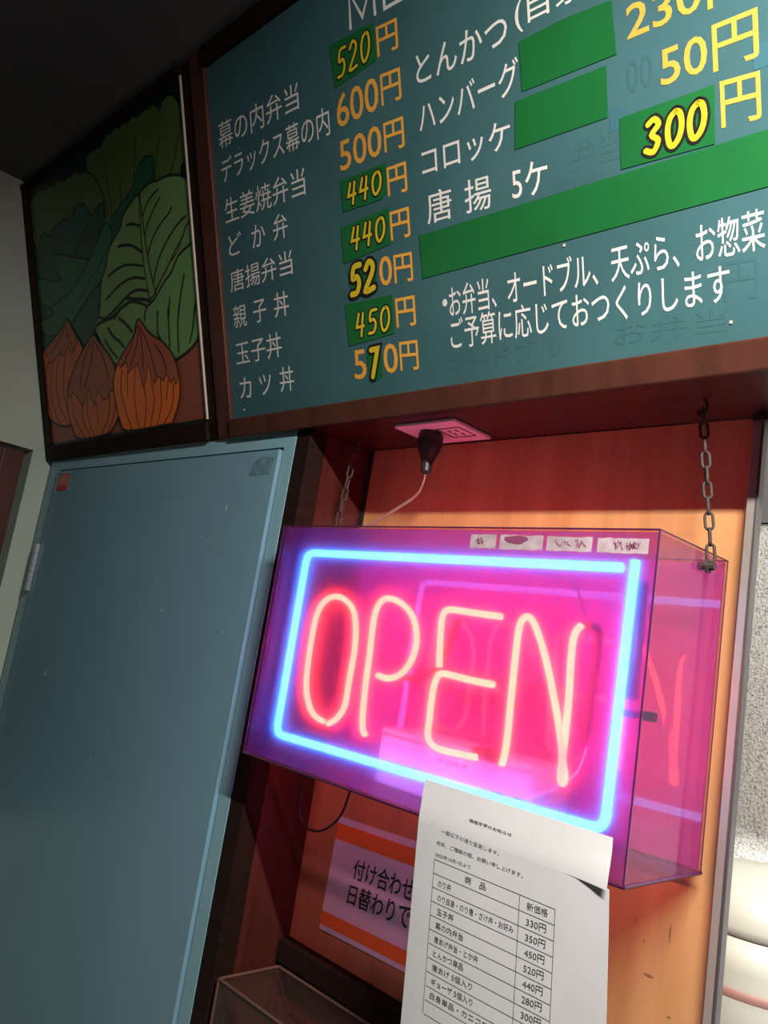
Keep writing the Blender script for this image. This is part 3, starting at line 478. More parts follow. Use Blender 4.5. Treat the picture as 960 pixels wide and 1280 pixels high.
['L','onion_skin_edge',0.0025,[[-1.5285,0.2673],[-1.518,0.2552],[-1.4891,0.23],[-1.4447,0.2069],[-1.4107,0.1781],[-1.3964,0.1487],[-1.3978,0.1254],[-1.409,0.1169],[-1.4143,0.1313],[-1.4234,0.1225],[-1.4396,0.1424],[-1.4534,0.1301],[-1.4713,0.1424],[-1.4898,0.1284],[-1.5025,0.1505],[-1.5072,0.1716],[-1.5264,0.1328],[-1.5361,0.1256],[-1.5444,0.1516],[-1.5527,0.1778],[-1.5848,0.1694],[-1.595,0.1623],[-1.5992,0.1884],[-1.6281,0.1794],[-1.6348,0.1933],[-1.594,0.2174],[-1.5546,0.2406],[-1.542,0.2634],[-1.5285,0.2673]]],
['L','onion_stripe',0.0025,[[-1.5986,0.167],[-1.6076,0.1167]]],
['L','onion_stripe',0.0025,[[-1.5626,0.1707],[-1.5771,0.1134],[-1.5687,0.043]]],
['L','onion_stripe',0.0025,[[-1.5039,0.1424],[-1.4952,0.0963],[-1.5217,0.043]]],
['L','onion_stripe',0.0025,[[-1.4641,0.1375],[-1.4686,0.0854],[-1.4929,0.043]]],
['L','onion_stripe',0.0025,[[-1.5319,0.1251],[-1.5306,0.0834],[-1.5475,0.043]]],
['L','onion_stripe',0.0025,[[-1.4338,0.1298],[-1.4478,0.0914]]],
['L','onion_stripe',0.0025,[[-1.6199,0.174],[-1.6337,0.1239],[-1.5995,0.043]]],
['L','onion_stripe',0.0025,[[-1.4161,0.1197],[-1.4268,0.0772],[-1.4686,0.043]]],
['L','onion_stripe',0.0025,[[-1.5392,0.2547],[-1.5767,0.2148],[-1.6184,0.1824]]],
['L','onion_stripe',0.0025,[[-1.5351,0.254],[-1.5512,0.2109],[-1.5833,0.1777]]],
['L','onion_stripe',0.0025,[[-1.531,0.2533],[-1.5262,0.2072],[-1.5298,0.1622]]],
['L','onion_stripe',0.0025,[[-1.5234,0.2479],[-1.4951,0.1944],[-1.4792,0.1434]]],
['L','onion_stripe',0.0025,[[-1.4765,0.2078],[-1.4492,0.1797],[-1.4383,0.1502]]]]
names = {'tabletop_band': 'painted_tabletop', 'lettuce_leaf': 'painted_lettuce', 'spinach_leaf': 'painted_spinach', 'leek_stem': 'painted_leek', 'cucumber': 'painted_cucumber', 'cabbage': 'painted_cabbage', 'onion': 'painted_onion', 'onion_skin': 'onion_skin'}
cur = None; lines = MB(); z = 0.0003
def flush():
    global lines
    if cur is not None and lines.v: lines.build('outline', M['black'], cur)['kind'] = 'stuff'
    lines = MB()
i = 0
for kind, a, b, pts in ART:
    z += 0.00004
    if kind == 'P':
        if a == 'onion_skin':
            lab(MB().poly(pts, z).build('onion_skin', M['p_' + b], cur), 'duller brown papery skin'); continue
        flush()
        sm = a in ('cabbage', 'onion', 'cucumber', 'leek_stem')
        q = [t[:2] for t in smooth([(*t, 0) for t in pts], 4, True)] if sm else pts
        if a in ('lettuce_leaf', 'spinach_leaf'):
            q = []
            for u_, v_ in zip(pts, pts[1:] + pts[:1]):
                n_ = max(1, int(math.hypot(u_[0] - v_[0], u_[1] - v_[1]) / 0.012))
                q += [(u_[0] + (v_[0] - u_[0]) * j / n_ + random.uniform(-.005, .005), u_[1] + (v_[1] - u_[1]) * j / n_ + random.uniform(-.005, .005)) for j in range(n_)]
            q = [(min(max(x_, -2.030), -1.308), min(v_, .674)) for x_, v_ in q]
            lines.ribbon(q + q[:1], .0022, z + 0.00001)
        cur = MB().poly(q, z).build(names[a], M['p_' + b], vp)
    else:
        sm = a not in ('onion_skin_edge', 'leaf_outline')
        q = [t[:2] for t in smooth([(*t, 0) for t in pts], 4)] if sm else pts
        lines.ribbon(q, b, z)
flush()

# ------------------------------------------------------------------ neon sign in its acrylic box
X0, X1, Y0, Y1, Z0, Z1 = -0.9658, -0.3658, 0.7314, 0.8996, -0.1798, 0.1559
ns = thing('neon_sign', 'lit neon OPEN sign, red letters in a blue border inside a purple acrylic box', 'neon sign', ((X0 + X1) / 2, (Y0 + Y1) / 2, Z0))
ox, oy, oz = ns.location
def L(p): return (p[0] - ox, p[1] - oy, p[2] - oz)
def nb(name, m, x0, x1, y0, y1, z0, z1, bevel=0.0, par=None): return bx(name, m, par or ns, x0 - ox, x1 - ox, y0 - oy, y1 - oy, z0 - oz, z1 - oz, bevel)
T = 0.003
nb('front_panel', M['acrfront'], X0, X1, Y0, Y0 + T, Z0 + T, Z1 - T)
nb('back_panel', M['acrback'], X0 + T, X1 - T, Y1 - T, Y1, Z0 + T, Z1 - T)
nb('side_panel', M['acr'], X0, X0 + T, Y0 + T, Y1, Z0 + T, Z1 - T)
nb('side_panel', M['acr'], X1 - T, X1, Y0 + T, Y1, Z0 + T, Z1 - T)
nb('top_panel', M['acr'], X0, X1, Y0, Y1, Z1 - T, Z1)
lab(nb('bottom_panel', M['acr'], X0, X1, Y0, Y1, Z0, Z0 + T), 'bottom panel')
ed = MB()
for x in (X0, X1):
    ed.tube([L((x, Y0, Z0)), L((x, Y0, Z1))], 0.0010, 6)
    ed.tube([L((x, Y0, Z0)), L((x, Y1, Z0))], 0.0022, 6); ed.tube([L((x, Y0, Z1)), L((x, Y1, Z1))], 0.0008, 6)
    ed.tube([L((x, Y1, Z0)), L((x, Y1, Z1))], 0.0006, 6)
for y in (Y0, Y1):
    ed.tube([L((X0, y, Z0)), L((X1, y, Z0))], 0.0020 if y == Y0 else 0.001, 6); ed.tube([L((X0, y, Z1)), L((X1, y, Z1))], 0.0010, 6)
lab(ed.build('glued_edge', M['acredge'], ns), 'dark glued edges of the acrylic box')
NE = {'O': [[[-0.844,0.765,-0.1134],[-0.8704,0.765,-0.1048],[-0.8908,0.765,-0.0755],[-0.8977,0.765,-0.0238],[-0.8958,0.765,0.03],[-0.8805,0.765,0.0535],[-0.8559,0.765,0.0599],[-0.8301,0.765,0.0515],[-0.814,0.765,0.0326],[-0.8052,0.765,-0.0041],[-0.8056,0.765,-0.0488],[-0.8063,0.765,-0.0854],[-0.8178,0.765,-0.1045],[-0.8335,0.765,-0.1148]]],
'P': [[[-0.7583,0.765,-0.1157],[-0.7669,0.765,-0.1049],[-0.7724,0.765,-0.062],[-0.7745,0.765,-0.0135],[-0.7771,0.765,0.0315],[-0.7729,0.765,0.0537],[-0.7599,0.765,0.0644],[-0.7337,0.765,0.061],[-0.7089,0.765,0.0461],[-0.6954,0.765,0.0216],[-0.6957,0.765,-0.004],[-0.7091,0.765,-0.027],[-0.7312,0.765,-0.0383],[-0.7537,0.765,-0.0373]]],
'E': [[[-0.5672,0.765,0.0565],[-0.6092,0.765,0.0576],[-0.6474,0.765,0.0584],[-0.6555,0.765,0.0527],[-0.6575,0.765,0.0425],[-0.6544,0.765,0.0129],[-0.6507,0.765,-0.0132]],[[-0.5656,0.765,-0.0223],[-0.6012,0.765,-0.0218],[-0.6429,0.765,-0.02],[-0.6519,0.765,-0.0271],[-0.6551,0.765,-0.0441],[-0.6541,0.765,-0.0759],[-0.6523,0.765,-0.0976],[-0.6388,0.765,-0.1073],[-0.6098,0.765,-0.108],[-0.5755,0.765,-0.1064]]],
'N': [[[-0.5401,0.765,-0.1078],[-0.5372,0.765,-0.0854],[-0.539,0.765,-0.0336],[-0.5406,0.765,0.0184],[-0.5399,0.765,0.0487],[-0.5327,0.765,0.0595],[-0.5207,0.765,0.0524],[-0.502,0.765,0.0195],[-0.4862,0.765,-0.0184],[-0.4715,0.765,-0.0583],[-0.4632,0.765,-0.0897],[-0.4594,0.765,-0.1035],[-0.4615,0.765,-0.1089],[-0.4646,0.765,-0.1006],[-0.4649,0.765,-0.0637],[-0.4658,0.765,-0.022],[-0.4686,0.765,0.0201],[-0.468,0.765,0.0452],[-0.4608,0.765,0.0571]]],
'B': [[[-0.4225,0.765,0.1158],[-0.4965,0.765,0.1186],[-0.6818,0.765,0.1188],[-0.912,0.765,0.1185],[-0.9379,0.765,0.1177],[-0.9466,0.765,0.1075],[-0.9425,0.765,0.0308],[-0.9476,0.765,-0.0392],[-0.9442,0.765,-0.1173],[-0.9448,0.765,-0.1348],[-0.9292,0.765,-0.1423],[-0.8567,0.765,-0.143],[-0.6465,0.765,-0.1399],[-0.4958,0.765,-0.1399],[-0.4271,0.765,-0.1417],[-0.4159,0.765,-0.1372],[-0.4104,0.765,-0.125],[-0.4108,0.765,-0.0926],[-0.4101,0.765,-0.0405],[-0.4102,0.765,0.0273],[-0.4089,0.765,0.0929],[-0.4106,0.765,0.1232]]]}
def neon(name, strokes, core, shell, rc, rs, label):
    A = MB(); B_ = MB()
    for s_ in strokes:
        p = smooth([L(q) for q in s_], 5) if name != 'border_tube' else [L(q) for q in s_]
        A.tube(p, rc, 8); B_.tube(p, rs, 12)
    o = lab(B_.build(name, M[shell], ns, smooth=True), label); A.build('glowing_gas', M[core], o, smooth=True); return o
def round_path(P, r=0.012, k=6):
    out = [P[0]]
    for a, b, c in zip(P, P[1:], P[2:]):
        a, b, c = Vector(a), Vector(b), Vector(c); d1_, d2_ = (a - b), (c - b); rr = min(r, d1_.length * .49, d2_.length * .49); d1_.normalize(); d2_.normalize()
        s0, s1 = b + d1_ * rr, b + d2_ * rr
        for j in range(k + 1):
            t = j / k; out.append(tuple(s0 * (1 - t) ** 2 + b * 2 * t * (1 - t) + s1 * t * t))
    out.append(P[-1]); return out
for c_ in 'OPEN': neon('letter_tube', NE[c_], 'redcore', 'redshell', 0.0040, 0.0062, 'red glowing letter %s' % c_)
B0 = NE['B'][0]
YB = 0.765
bord = [(-0.4205, YB, 0.1215), (-0.9415, YB, 0.1215), (-0.9405, YB, -0.1480), (-0.4085, YB, -0.1425), (-0.4065, YB, 0.1150), (-0.4060, YB, 0.1300)]
neon('border_tube', [round_path(bord, 0.016)], 'bluecore', 'blueshell', 0.0050, 0.0074, 'blue glowing border tube')
# blacked out returns, sleeves, supports
lab(MB().tube([L((-0.4165, 0.80, 0.112)), L((-0.4145, 0.80, 0.0)), L((-0.4145, 0.798, -0.012))], 0.0085, 12).build('tube_sleeve', M['sleeve'], ns, smooth=True), 'dark wire-wrapped sleeve behind the right side of the border')
rg = MB()
for q in range(12):
    zz = 0.105 - q * 0.009
    rg.tube([L((-0.4165 + 0.0092 * math.cos(t), 0.80 + 0.0092 * math.sin(t), zz)) for t in [k_ * math.pi / 5 for k_ in range(10)]], 0.0007, 5, closed=True)
rg.build('binding_wire', M['rubber'], ns)
def dk(pts, r=0.0045, label='blacked-out return of the letter tube'): return lab(MB().tube([L(q) for q in smooth(pts, 4)], r, 10).build('tube_return', M['blackout'], ns, smooth=True), label)
dk([(-0.452, 0.766, 0.056), (-0.453, 0.785, 0.056), (-0.458, 0.80, 0.04), (-0.460, 0.80, -0.02), (-0.462, 0.80, -0.065)])
dk([(-0.838, 0.79, 0.035), (-0.840, 0.80, 0.0), (-0.845, 0.80, -0.055), (-0.845, 0.79, -0.075)])
dk([(-0.726, 0.77, -0.032), (-0.710, 0.795, -0.033), (-0.680, 0.80, -0.01), (-0.660, 0.795, 0.035), (-0.640, 0.775, 0.045)], 0.004)
dk([(-0.580, 0.768, -0.102), (-0.575, 0.790, -0.102), (-0.560, 0.790, -0.104), (-0.548, 0.768, -0.100)], 0.0075, 'dark cap joining the letters E and N')
nb('tube_support', M['sleeve'], -0.390, -0.378, 0.778, 0.792, -0.031, -0.021, 0.002)
nb('tube_support', M['sleeve'], -0.414, -0.392, 0.7745, 0.790, -0.030, -0.023, 0.002)
nb('tube_support', M['acr'], -0.905, -0.885, 0.772, 0.80, 0.02, 0.03, 0.001)
tr = lab(nb('transformer', M['plastic'], -0.763, -0.520, 0.800, 0.880, -0.176, -0.104, 0.002), 'white transformer box at the bottom')
tm = MB()
for i_ in range(4): tm.tube([L((-0.655 + i_ * 0.0125, 0.7998, -0.1255)), L((-0.655 + i_ * 0.0125, 0.7985, -0.1255))], 0.0022, 10)
tm.box(-0.762 - ox, -0.522 - ox, 0.7992 - oy, 0.7999 - oy, -0.1125 - oz, -0.1118 - oz)
lab(tm.build('vent_hole', M['rubber'], tr), 'row of round holes'); tr.children[0].parent = tr
tk = MB()
for x in (-0.563, -0.537): tk.tube([L((x, 0.800, -0.148)), L((x, 0.786, -0.148))], 0.006, 12)
tk.build('knob', M['sleeve'], tr, smooth=False)
for o_ in tr.children: pass
wv = MB().tube([L(q) for q in smooth([(-0.537, 0.786, -0.148), (-0.52, 0.775, -0.145), (-0.49, 0.78, -0.125), (-0.465, 0.795, -0.10), (-0.458, 0.80, -0.07)], 5)], 0.0013, 6)
lab(wv.build('lead_wire', M['plastic'], ns, smooth=True), 'white lead to the letter N')
wv = MB().tube([L(q) for q in smooth([(-0.452, 0.766, 0.056), (-0.470, 0.78, 0.075), (-0.488, 0.79, 0.10), (-0.51, 0.80, 0.112), (-0.56, 0.80, 0.116)], 5)], 0.0010, 6)
lab(wv.build('lead_wire', M['sleeve'], ns, smooth=True), 'thin dark lead along the top')
# half-peeled labels on the front
for n_, (x0, x1) in enumerate(((0.364, 0.402), (0.407, 0.466), (0.471, 0.527), (0.533, 0.590))):
    q = MB(); zt, zb = Z1 - 0.0080 - 0.0005 * n_, Z1 - 0.0250
    pts = [(x0, zb)]
    k_ = 9
    pts += [(x0 + (x1 - x0) * i_ / k_, zb + random.uniform(-.0007, .0007)) for i_ in range(1, k_)] + [(x1, zb), (x1, zt)] + [(x0 + (x1 - x0) * (1 - i_ / k_), zt + random.uniform(-.0007, .0007)) for i_ in range(1, k_)] + [(x0, zt)]
    lb = MB().poly([(X0 + a, b) for a, b in pts], 0).build('label_residue', M['sticky'], ns)
    lb.rotation_euler = (math.pi / 2, 0, 0); lb.location = (-ox, Y0 - 0.0006 - oy, -oz)
    lab(lb, 'torn pale label remnant, %s along the top edge' % ('first', 'second', 'third', 'fourth')[n_])
    tq = MB(); zc = (zt + zb) / 2
    if n_ == 1: tq.poly([t[:2] for t in smooth([(X0 + 0.430 + 0.016 * math.cos(u) * (1 + .15 * math.sin(3 * u)), zc + 0.003 + 0.0048 * math.sin(u) * (1 + .2 * math.cos(5 * u)), 0) for u in [j * math.pi / 6 for j in range(12)]], 2, True)], 0)
    for _ in range((3, 0, 4, 6)[n_]):
        cx = X0 + random.uniform(x0 + .008, x1 - .012)
        tq.ribbon([(cx + 0.0012 * j + random.uniform(-.001, .001), zc + random.uniform(-.0045, .0045)) for j in range(-3, 5)], 0.0009, 0)
    if tq.v:
        t_ = tq.build('torn_gap', mat('purple_under_label', (0.22, 0.05, 0.12), 0.4), ns); t_.rotation_euler = (math.pi / 2, 0, 0); t_.location = (-ox, Y0 - 0.0009 - oy, -oz); lab(t_, 'torn-through gaps in a label remnant')
# bolts for the chains
for sx, x in ((1, X1), (-1, X0)):
    b_ = MB().tube([L((x - 0.006 * sx, 0.838, 0.139)), L((x + 0.012 * sx, 0.838, 0.139))], 0.0045, 10)
    b_.tube([L((x + 0.003 * sx, 0.838, 0.139)), L((x + 0.006 * sx, 0.838, 0.139))], 0.008, 6)
    lab(b_.build('eye_bolt', M['rust'], ns), 'rusty bolt holding a chain')

# ------------------------------------------------------------------ chains
def link_mesh():
    pts = []
    for i_ in range(16):
        a = 2 * math.pi * i_ / 16
        pts.append((0.0042 * math.cos(a), 0, 0.0075 * math.sin(a) + (0.0055 if math.sin(a) > 0 else -0.0055)))
    m_ = MB().tube(pts, 0.0018, 6, closed=True)
    return m_
lm = None
def chain(a, b, label, n):
    global lm
    a, b = Vector(a), Vector(b); t = thing('hanging_chain', label, 'chain', tuple(b), group=None)
    d = (a - b); q = d.to_track_quat('Z', 'X')
    for i_ in range(n):
        if lm is None:
            o = link_mesh().build('chain_link', M['rust'], t, smooth=True); lm = o.data
        else:
            o = bpy.data.objects.new('chain_link', lm); C.objects.link(o); o.parent = t
        o.location = d * ((i_ + 0.5) / n)
        o.rotation_mode = 'QUATERNION'
        o.rotation_quaternion = q @ Matrix.Rotation((math.pi / 2 if i_ % 2 else 0) + 0.5 + random.uniform(-.2, .2), 3, 'Z').to_quaternion()
        o.scale = (1, 1, d.length / n / 0.0235 * 1.0)
    h_ = MB().tube(smooth([tuple(d + Vector((0, 0, 0.012))), tuple(d + Vector((0.004, 0, 0.006))), tuple(d + Vector((0.004, 0, -0.004))), tuple(d + Vector((-0.003, 0, -0.008))), tuple(d + Vector((-0.005, 0, -0.001)))], 4), 0.0018, 6)
    h_.build('hook', M['rust'], t, smooth=True)
chain((-0.3835, 0.838, 0.318), (-0.3585, 0.838, 0.145), 'rusty chain holding the right end of the neon sign', 10)
chain((-0.955, 0.838, 0.318), (-0.973, 0.838, 0.145), 'rusty chain in the dark holding the left end of the neon sign', 9)

# ------------------------------------------------------------------ ceiling outlet, plug and cord
so = thing('socket_plate', 'white ceiling socket plate glowing pink from the neon, under the menu board', 'socket', (-0.785, 0.851, 0.3303))
bx('cover_plate', M['plastic'], so, -0.058, 0.060, -0.044, 0.044, -0.006, -0.0002, 0.002)
ib = MB(); ib.box(0.006, 0.050, -0.021, -0.0195, -0.0068, -0.0061).box(0.006, 0.050, 0.0195, 0.021, -0.0068, -0.0061).box(0.006, 0.0075, -0.021, 0.021, -0.0068, -0.0061).box(0.0485, 0.050, -0.021, 0.021, -0.0068, -0.0061)
ib.box(0.020, 0.0225, -0.011, -0.003, -0.0068, -0.0061).box(0.020, 0.0225, 0.004, 0.012, -0.0068, -0.0061).box(0.034, 0.0365, -0.011, -0.003, -0.0068, -0.0061).box(0.034, 0.0365, 0.004, 0.012, -0.0068, -0.0061)
lab(ib.build('socket_slots', M['soffit'], so), 'slots and border of the free outlet')
pc = thing('power_plug', 'black rubber plug in the ceiling socket with a thin clear cord', 'plug', (-0.797, 0.842, 0.262))
prof = [(0.0, 0.0078), (0.004, 0.0085), (0.006, 0.0072), (0.009, 0.0090), (0.012, 0.0076), (0.022, 0.0110), (0.034, 0.0165), (0.046, 0.0190), (0.056, 0.0190), (0.0615, 0.0165)]
body = MB().tube([(0, 0, z_) for z_, _ in prof], 0, 20, rs=[r_ for _, r_ in prof]); body.build('plug_body', M['rubber'], pc, smooth=True)
cpts = smooth([(0, 0, 0.0), (-0.003, 0.002, -0.012), (-0.018, 0.006, -0.032), (-0.060, 0.006, -0.055), (-0.110, 0.0, -0.082), (-0.150, -0.01, -0.098), (-0.172, -0.005, -0.112)], 6)
cb = MB().tube([(x, y, z_) for x, y, z_ in cpts], 0.0014, 6); cb.tube([(x, y, z_ - 0.0026) for x, y, z_ in cpts], 0.0014, 6)
lab(cb.build('cord', M['cord'], pc, smooth=True), 'thin clear twin cord')
tag(MB().tube(smooth([(-0.885, 0.880, -0.181), (-0.890, 0.882, -0.225), (-0.905, 0.884, -0.262), (-0.940, 0.884, -0.290), (-0.972, 0.88, -0.291), (-0.990, 0.878, -0.270), (-0.992, 0.878, -0.225), (-0.985, 0.878, -0.184)], 6), 0.0018, 8).build('hanging_cable', M['rubber'], smooth=True), 'thin dark cable looping below the bottom left of the neon sign', 'cable')

# ------------------------------------------------------------------ side dish card at the back of the alcove
cdh = thing('notice_card', 'pink-lit white card with orange stripes pinned to the wood behind the paper notice', 'notice', (-0.938, 0.9138, -0.350), (math.pi / 2, 0, 0))
K = lambda x, z_: (x + 0.938, z_ + 0.350)
W_ = 0.25
cq = [K(-0.935, -0.267), K(-0.9395, -0.434), K(-0.9395 + W_, -0.428), K(-0.935 + W_, -0.257)]
lab(MB().poly(cq, 0.0002).add([(a, b, -0.0006) for a, b in cq], [(0, 1, 2, 3)]).build('card_sheet', M['paper'], cdh), 'white card')
def band(f0, f1):
    a, b, c, d = cq; l = lambda p_, q_, f: (p_[0] + (q_[0] - p_[0]) * f, p_[1] + (q_[1] - p_[1]) * f)
    return [l(a, b, f0), l(a, b, f1), l(d, c, f1), l(d, c, f0)]
MB().poly(band(.06, .20), 0.0005).build('orange_stripe', M['orange'], cdh)
MB().poly(band(.84, .955), 0.0005).build('orange_stripe', M['orange'], cdh)
tx = MB(); text_mb(tx, '付け合わせ', K(-0.885, -0.316), K(-0.887, -0.345), K(-0.763, -0.309), K(-0.764, -0.341), 0.0006, 0.012)
text_mb(tx, '日替わりで', K(-0.888, -0.353), K(-0.890, -0.382), K(-0.763, -0.343), K(-0.764, -0.377), 0.0006, 0.012)
tx.build('black_lettering', M['black'], cdh)

# ------------------------------------------------------------------ paper price notice taped on the sign
pn = thing('paper_notice', 'white printed price list sheet hanging from the bottom edge of the neon sign', 'notice', (-0.495, 0.7265, -0.18))
YN, ZB = 0.7265, -0.18
NR = Vector((0, 1, -1)); sl_ = 0.12; hyp = math.hypot(1, sl_)
def P3(x, s_, off=0.0):
    if s_ >= ZB: p_ = Vector((x, YN, s_)); nrm = Vector((0, -1, 0))
    else:
        t_ = (ZB - s_) / hyp; p_ = Vector((x, YN + sl_ * t_, ZB - t_)); nrm = Vector((0, -1, -sl_)) / hyp
    rip = 0.0004 * math.sin((x + 0.6) * 30) * min(1, max(0, (ZB - s_) / 0.1))
    p_ = p_ + nrm * (off + rip); return (p_.x + 0.495, p_.y - YN, p_.z - ZB)
xl = lambda s_: -0.6145 - 0.027 * (-0.14 - s_) ; xr = lambda s_: -0.3785 + 0.03 * (-0.14 - s_) if s_ > -0.2 else -0.3765 + 0.03 * (-0.2 - s_)
SS = [-0.139 - 0.0112 * i_ for i_ in range(5)] + [-0.1845] + [-0.1845 - 0.012 * i_ for i_ in range(1, 24)]
g = MB(); NX = 14
def row(s_, lift=None):
    r_ = []
    for i_ in range(NX + 1):
        u = i_ / NX; x = xl(s_) * (1 - u) + xr(s_) * u
        r_.append(P3(x, s_, (lift(u) if lift else 0)))
    return r_
up = [row(s_, (lambda u, s_=s_: 0.005 * max(0, (u - 0.83) / 0.17) ** 1.3 * max(0, 1 - (s_ + 0.1845) / 0.03))) for s_ in SS[:6]]
lo = [row(s_) for s_ in SS[5:]]
for blk in (up, lo):
    vs = [p_ for r_ in blk for p_ in r_]; n_ = NX + 1
    g.add(vs, [(r_ * n_ + c_, (r_ + 1) * n_ + c_, (r_ + 1) * n_ + c_ + 1, r_ * n_ + c_ + 1) for r_ in range(len(blk) - 1) for c_ in range(NX)])
sh = g.build('paper_sheet', M['paper'], pn, smooth=True)
bmx = bmesh.new(); bmx.from_mesh(sh.data); bmesh.ops.remove_doubles(bmx, verts=bmx.verts[:], dist=1e-6); bmx.to_mesh(sh.data); bmx.free()
lab(sh, 'white sheet torn at its right edge')
sm_ = sh.modifiers.new('thickness', 'SOLIDIFY'); sm_.thickness = 0.0003; sm_.offset = 1; es_ = sh.modifiers.new('crisp_rim', 'EDGE_SPLIT'); es_.split_angle = 0.6
def ptext(mb, body, x0, x1, l, r, off=0.0):
    vs, fs = glyphs(body, off); xs = [v[0] for v in vs]; ys = [v[1] for v in vs]; a, b, c_, d = min(xs), max(xs), min(ys), max(ys)
    out = []
    for x, y, _ in vs:
        u = (x - a) / (b - a); t_ = (y - c_) / (d - c_)
        out.append(P3(x0 + (x1 - x0) * u, (l[1] + (l[0] - l[1]) * t_) * (1 - u) + (r[1] + (r[0] - r[1]) * t_) * u, 0.0006))
    mb.add(out, fs)
tx = MB()
ptext(tx, '価格変更のお知らせ', -0.5450, -0.4890, (-0.1642, -0.1680), (-0.1650, -0.1684), 0.012)
lab(tx.build('printed_title', M['ink'], pn), 'printed heading')
tx = MB()
ptext(tx, '一部以下の通り変更します。', -0.5808, -0.5020, (-0.1845, -0.1893), (-0.1866, -0.1908)); ptext(tx, '何卒、ご理解の程、お願い申し上げます。', -0.5868, -0.4716, (-0.1985, -0.2032), (-0.1990, -0.2036))
ptext(tx, '2022年10月1日より', -0.5874, -0.5380, (-0.2115, -0.2157), (-0.2108, -0.2148))
lab(tx.build('printed_text', M['ink'], pn), 'three short lines of print')
tx = MB()
for b, x0, x1, t_ in (('商', -0.5443, -0.5355, 0), ('品', -0.5245, -0.5163, 0), ('のり弁', -0.5808, -0.5622, 1), ('のり白身・のり唐・さけ弁・お好み', -0.5802, -0.4793, 2), ('玉子丼', -0.5800, -0.5560, 3), ('幕の内弁当', -0.5805, -0.5418, 4), ('唐あげ弁当・とか弁', -0.5809, -0.5205, 5),
                      ('とんかつ単品', -0.5810, -0.5390, 6), ('唐あげ 5個入り', -0.5814, -0.5260, 7), ('ギョーザ 5個入り', -0.5812, -0.5240, 8), ('白身単品・カニコロ単品', -0.5816, -0.4850, 9)):
    top = -0.2236 - 0.0147 * t_ - (0.0008 if t_ else 0); ptext(tx, b, x0, x1, (top, top - 0.0071), (top + 0.0008, top - 0.0066))
for i_, b in enumerate(('新価格', '330円', '350円', '450円', '520円', '440円', '280円', '300円', '300円', '320円')):
    top = -0.2245 - 0.0147 * i_ - (0.0005 if i_ else 0); ptext(tx, b, -0.4650, -0.4405 if i_ == 0 else -0.4416, (top, top - 0.0077), (top + 0.0012, top - 0.0066))
tx.build('table_text', M['ink'], pn)['kind'] = 'stuff'
ln = MB()
def seg(a, b, wd=0.0005):
    (x0, s0), (x1, s1) = a, b; dx, ds = x1 - x0, s1 - s0; n_ = max(1, int(max(abs(dx), abs(ds)) / 0.008)); l_ = math.hypot(dx, ds); nx, ny = -ds / l_ * wd / 2, dx / l_ * wd / 2
    for i_ in range(n_):
        a0, b0 = i_ / n_, (i_ + 1) / n_; p_, q_ = (x0 + dx * a0, s0 + ds * a0), (x0 + dx * b0, s0 + ds * b0)
        ln.add([P3(p_[0] - nx, p_[1] - ny, .0006), P3(q_[0] - nx, q_[1] - ny, .0006), P3(q_[0] + nx, q_[1] + ny, .0006), P3(p_[0] + nx, p_[1] + ny, .0006)], [(0, 1, 2, 3)])
SB = -0.2198 - 0.0148 * 11
for i_ in range(12): seg((-0.5885, -0.2192 - 0.01485 * i_), (-0.4322, -0.2208 - 0.01480 * i_))
seg((-0.5880, -0.2192), (-0.5903, SB)); seg((-0.4741, -0.2205), (-0.4735, SB)); seg((-0.4327, -0.2207), (-0.4316, SB))
lab(ln.build('table_lines', M['ink'], pn), 'thin ruled table lines')

# ------------------------------------------------------------------ clear case below, appliance in the kitchen
cs = thing('display_case', 'clear acrylic display case with dark edges in the bottom left of the alcove', 'display case', (-0.69, 0.835, -0.93))
cx0, cx1, cy0, cy1, cz1 = -0.300, 0.300, -0.055, 0.055, 0.426
bx('top_panel', M['clear'], cs, cx0, cx1, cy0, cy1, cz1 - 0.004, cz1)
bx('front_panel', M['clear'], cs, cx0, cx1, cy0, cy0 + 0.004, 0.0, cz1 - 0.0045)
bx('side_panel', M['clear'], cs, cx0, cx0 + 0.004, cy0 + 0.0045, cy1, 0.0, cz1 - 0.0045)
eb = MB()
for a, b in (((cx0, cy0, cz1), (cx1, cy0, cz1)), ((cx0, cy1, cz1), (cx1, cy1, cz1)), ((cx0, cy0, cz1), (cx0, cy1, cz1)), ((cx0, cy0, 0), (cx0, cy0, cz1))): eb.tube([a, b], 0.0022, 6)
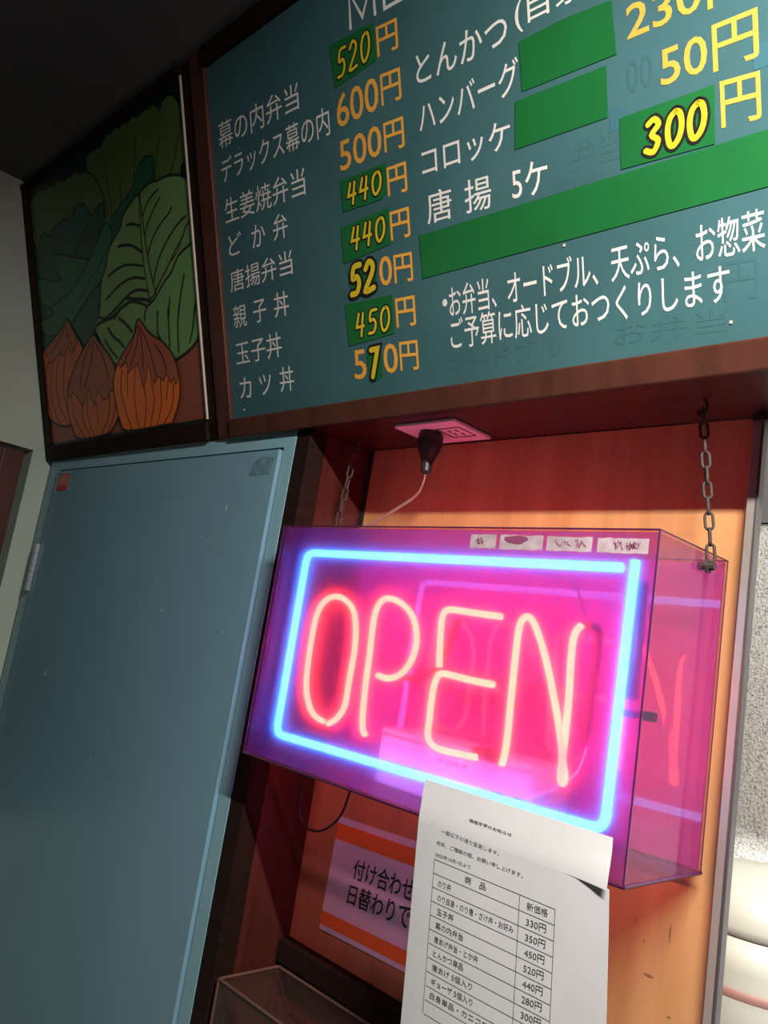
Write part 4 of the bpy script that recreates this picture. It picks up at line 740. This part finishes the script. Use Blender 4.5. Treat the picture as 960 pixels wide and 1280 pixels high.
lab(eb.build('edge_bead', mat('amber_edge', (0.11, 0.055, 0.042), 0.35), cs), 'worn brownish edges')
lab(bx('inner_strip', M['rubber'], cs, cx0 + 0.02, cx1, cy0 + 0.010, cy0 + 0.018, cz1 - 0.014, cz1 - 0.006), 'black strip under the lid')
lab(bx('case_base', M['mahog'], cs, cx0 + 0.005, cx1, cy0 + 0.006, cy1, 0.0, 0.34), 'dark base inside the case')
struct(bx('shelf_alcove', M['darkwood'], None, -1.0035, 1.6, 0.775, 0.9355, -0.965, -0.931))

ap = thing('rice_cooker', 'cream rounded appliance with a domed lid on the kitchen counter behind the post', 'appliance', (-0.40, 1.19, -0.405))
def lathe(prof, seg=40, squash=1.0):
    m_ = MB(); m_.v = [(r_ * math.cos(2 * math.pi * k_ / seg), r_ * math.sin(2 * math.pi * k_ / seg) * squash, z_) for r_, z_ in prof for k_ in range(seg)]
    m_.f = [(i_ * seg + k_, i_ * seg + (k_ + 1) % seg, (i_ + 1) * seg + (k_ + 1) % seg, (i_ + 1) * seg + k_) for i_ in range(len(prof) - 1) for k_ in range(seg)]
    m_.f += [tuple(reversed(range(seg))), tuple((len(prof) - 1) * seg + k_ for k_ in range(seg))]; m_.mi = [0] * len(m_.f); return m_
lathe([(0.098, 0.004), (0.106, 0.012), (0.110, 0.05), (0.112, 0.09), (0.111, 0.128)]).build('cooker_body', M['appliance'], ap, smooth=True)
lathe([(0.111, 0.1295), (0.112, 0.140), (0.108, 0.158), (0.098, 0.175), (0.080, 0.188), (0.050, 0.197), (0.003, 0.200)]).build('cooker_lid', M['appliance'], ap, smooth=True)
lab(lathe([(0.1105, 0.060), (0.1115, 0.061), (0.1125, 0.070), (0.1110, 0.071)]).build('colour_band', M['band'], ap, smooth=True), 'faded red band')
lab(lathe([(0.100, 0.0), (0.1085, 0.001), (0.1085, 0.006), (0.100, 0.0065)]).build('rubber_foot_ring', M['brown'], ap, smooth=True), 'dark brown foot ring')
struct(bx('worktop_kitchen', M['counter'], None, -0.60, 1.6, 0.965, 1.495, -0.44, -0.4055))
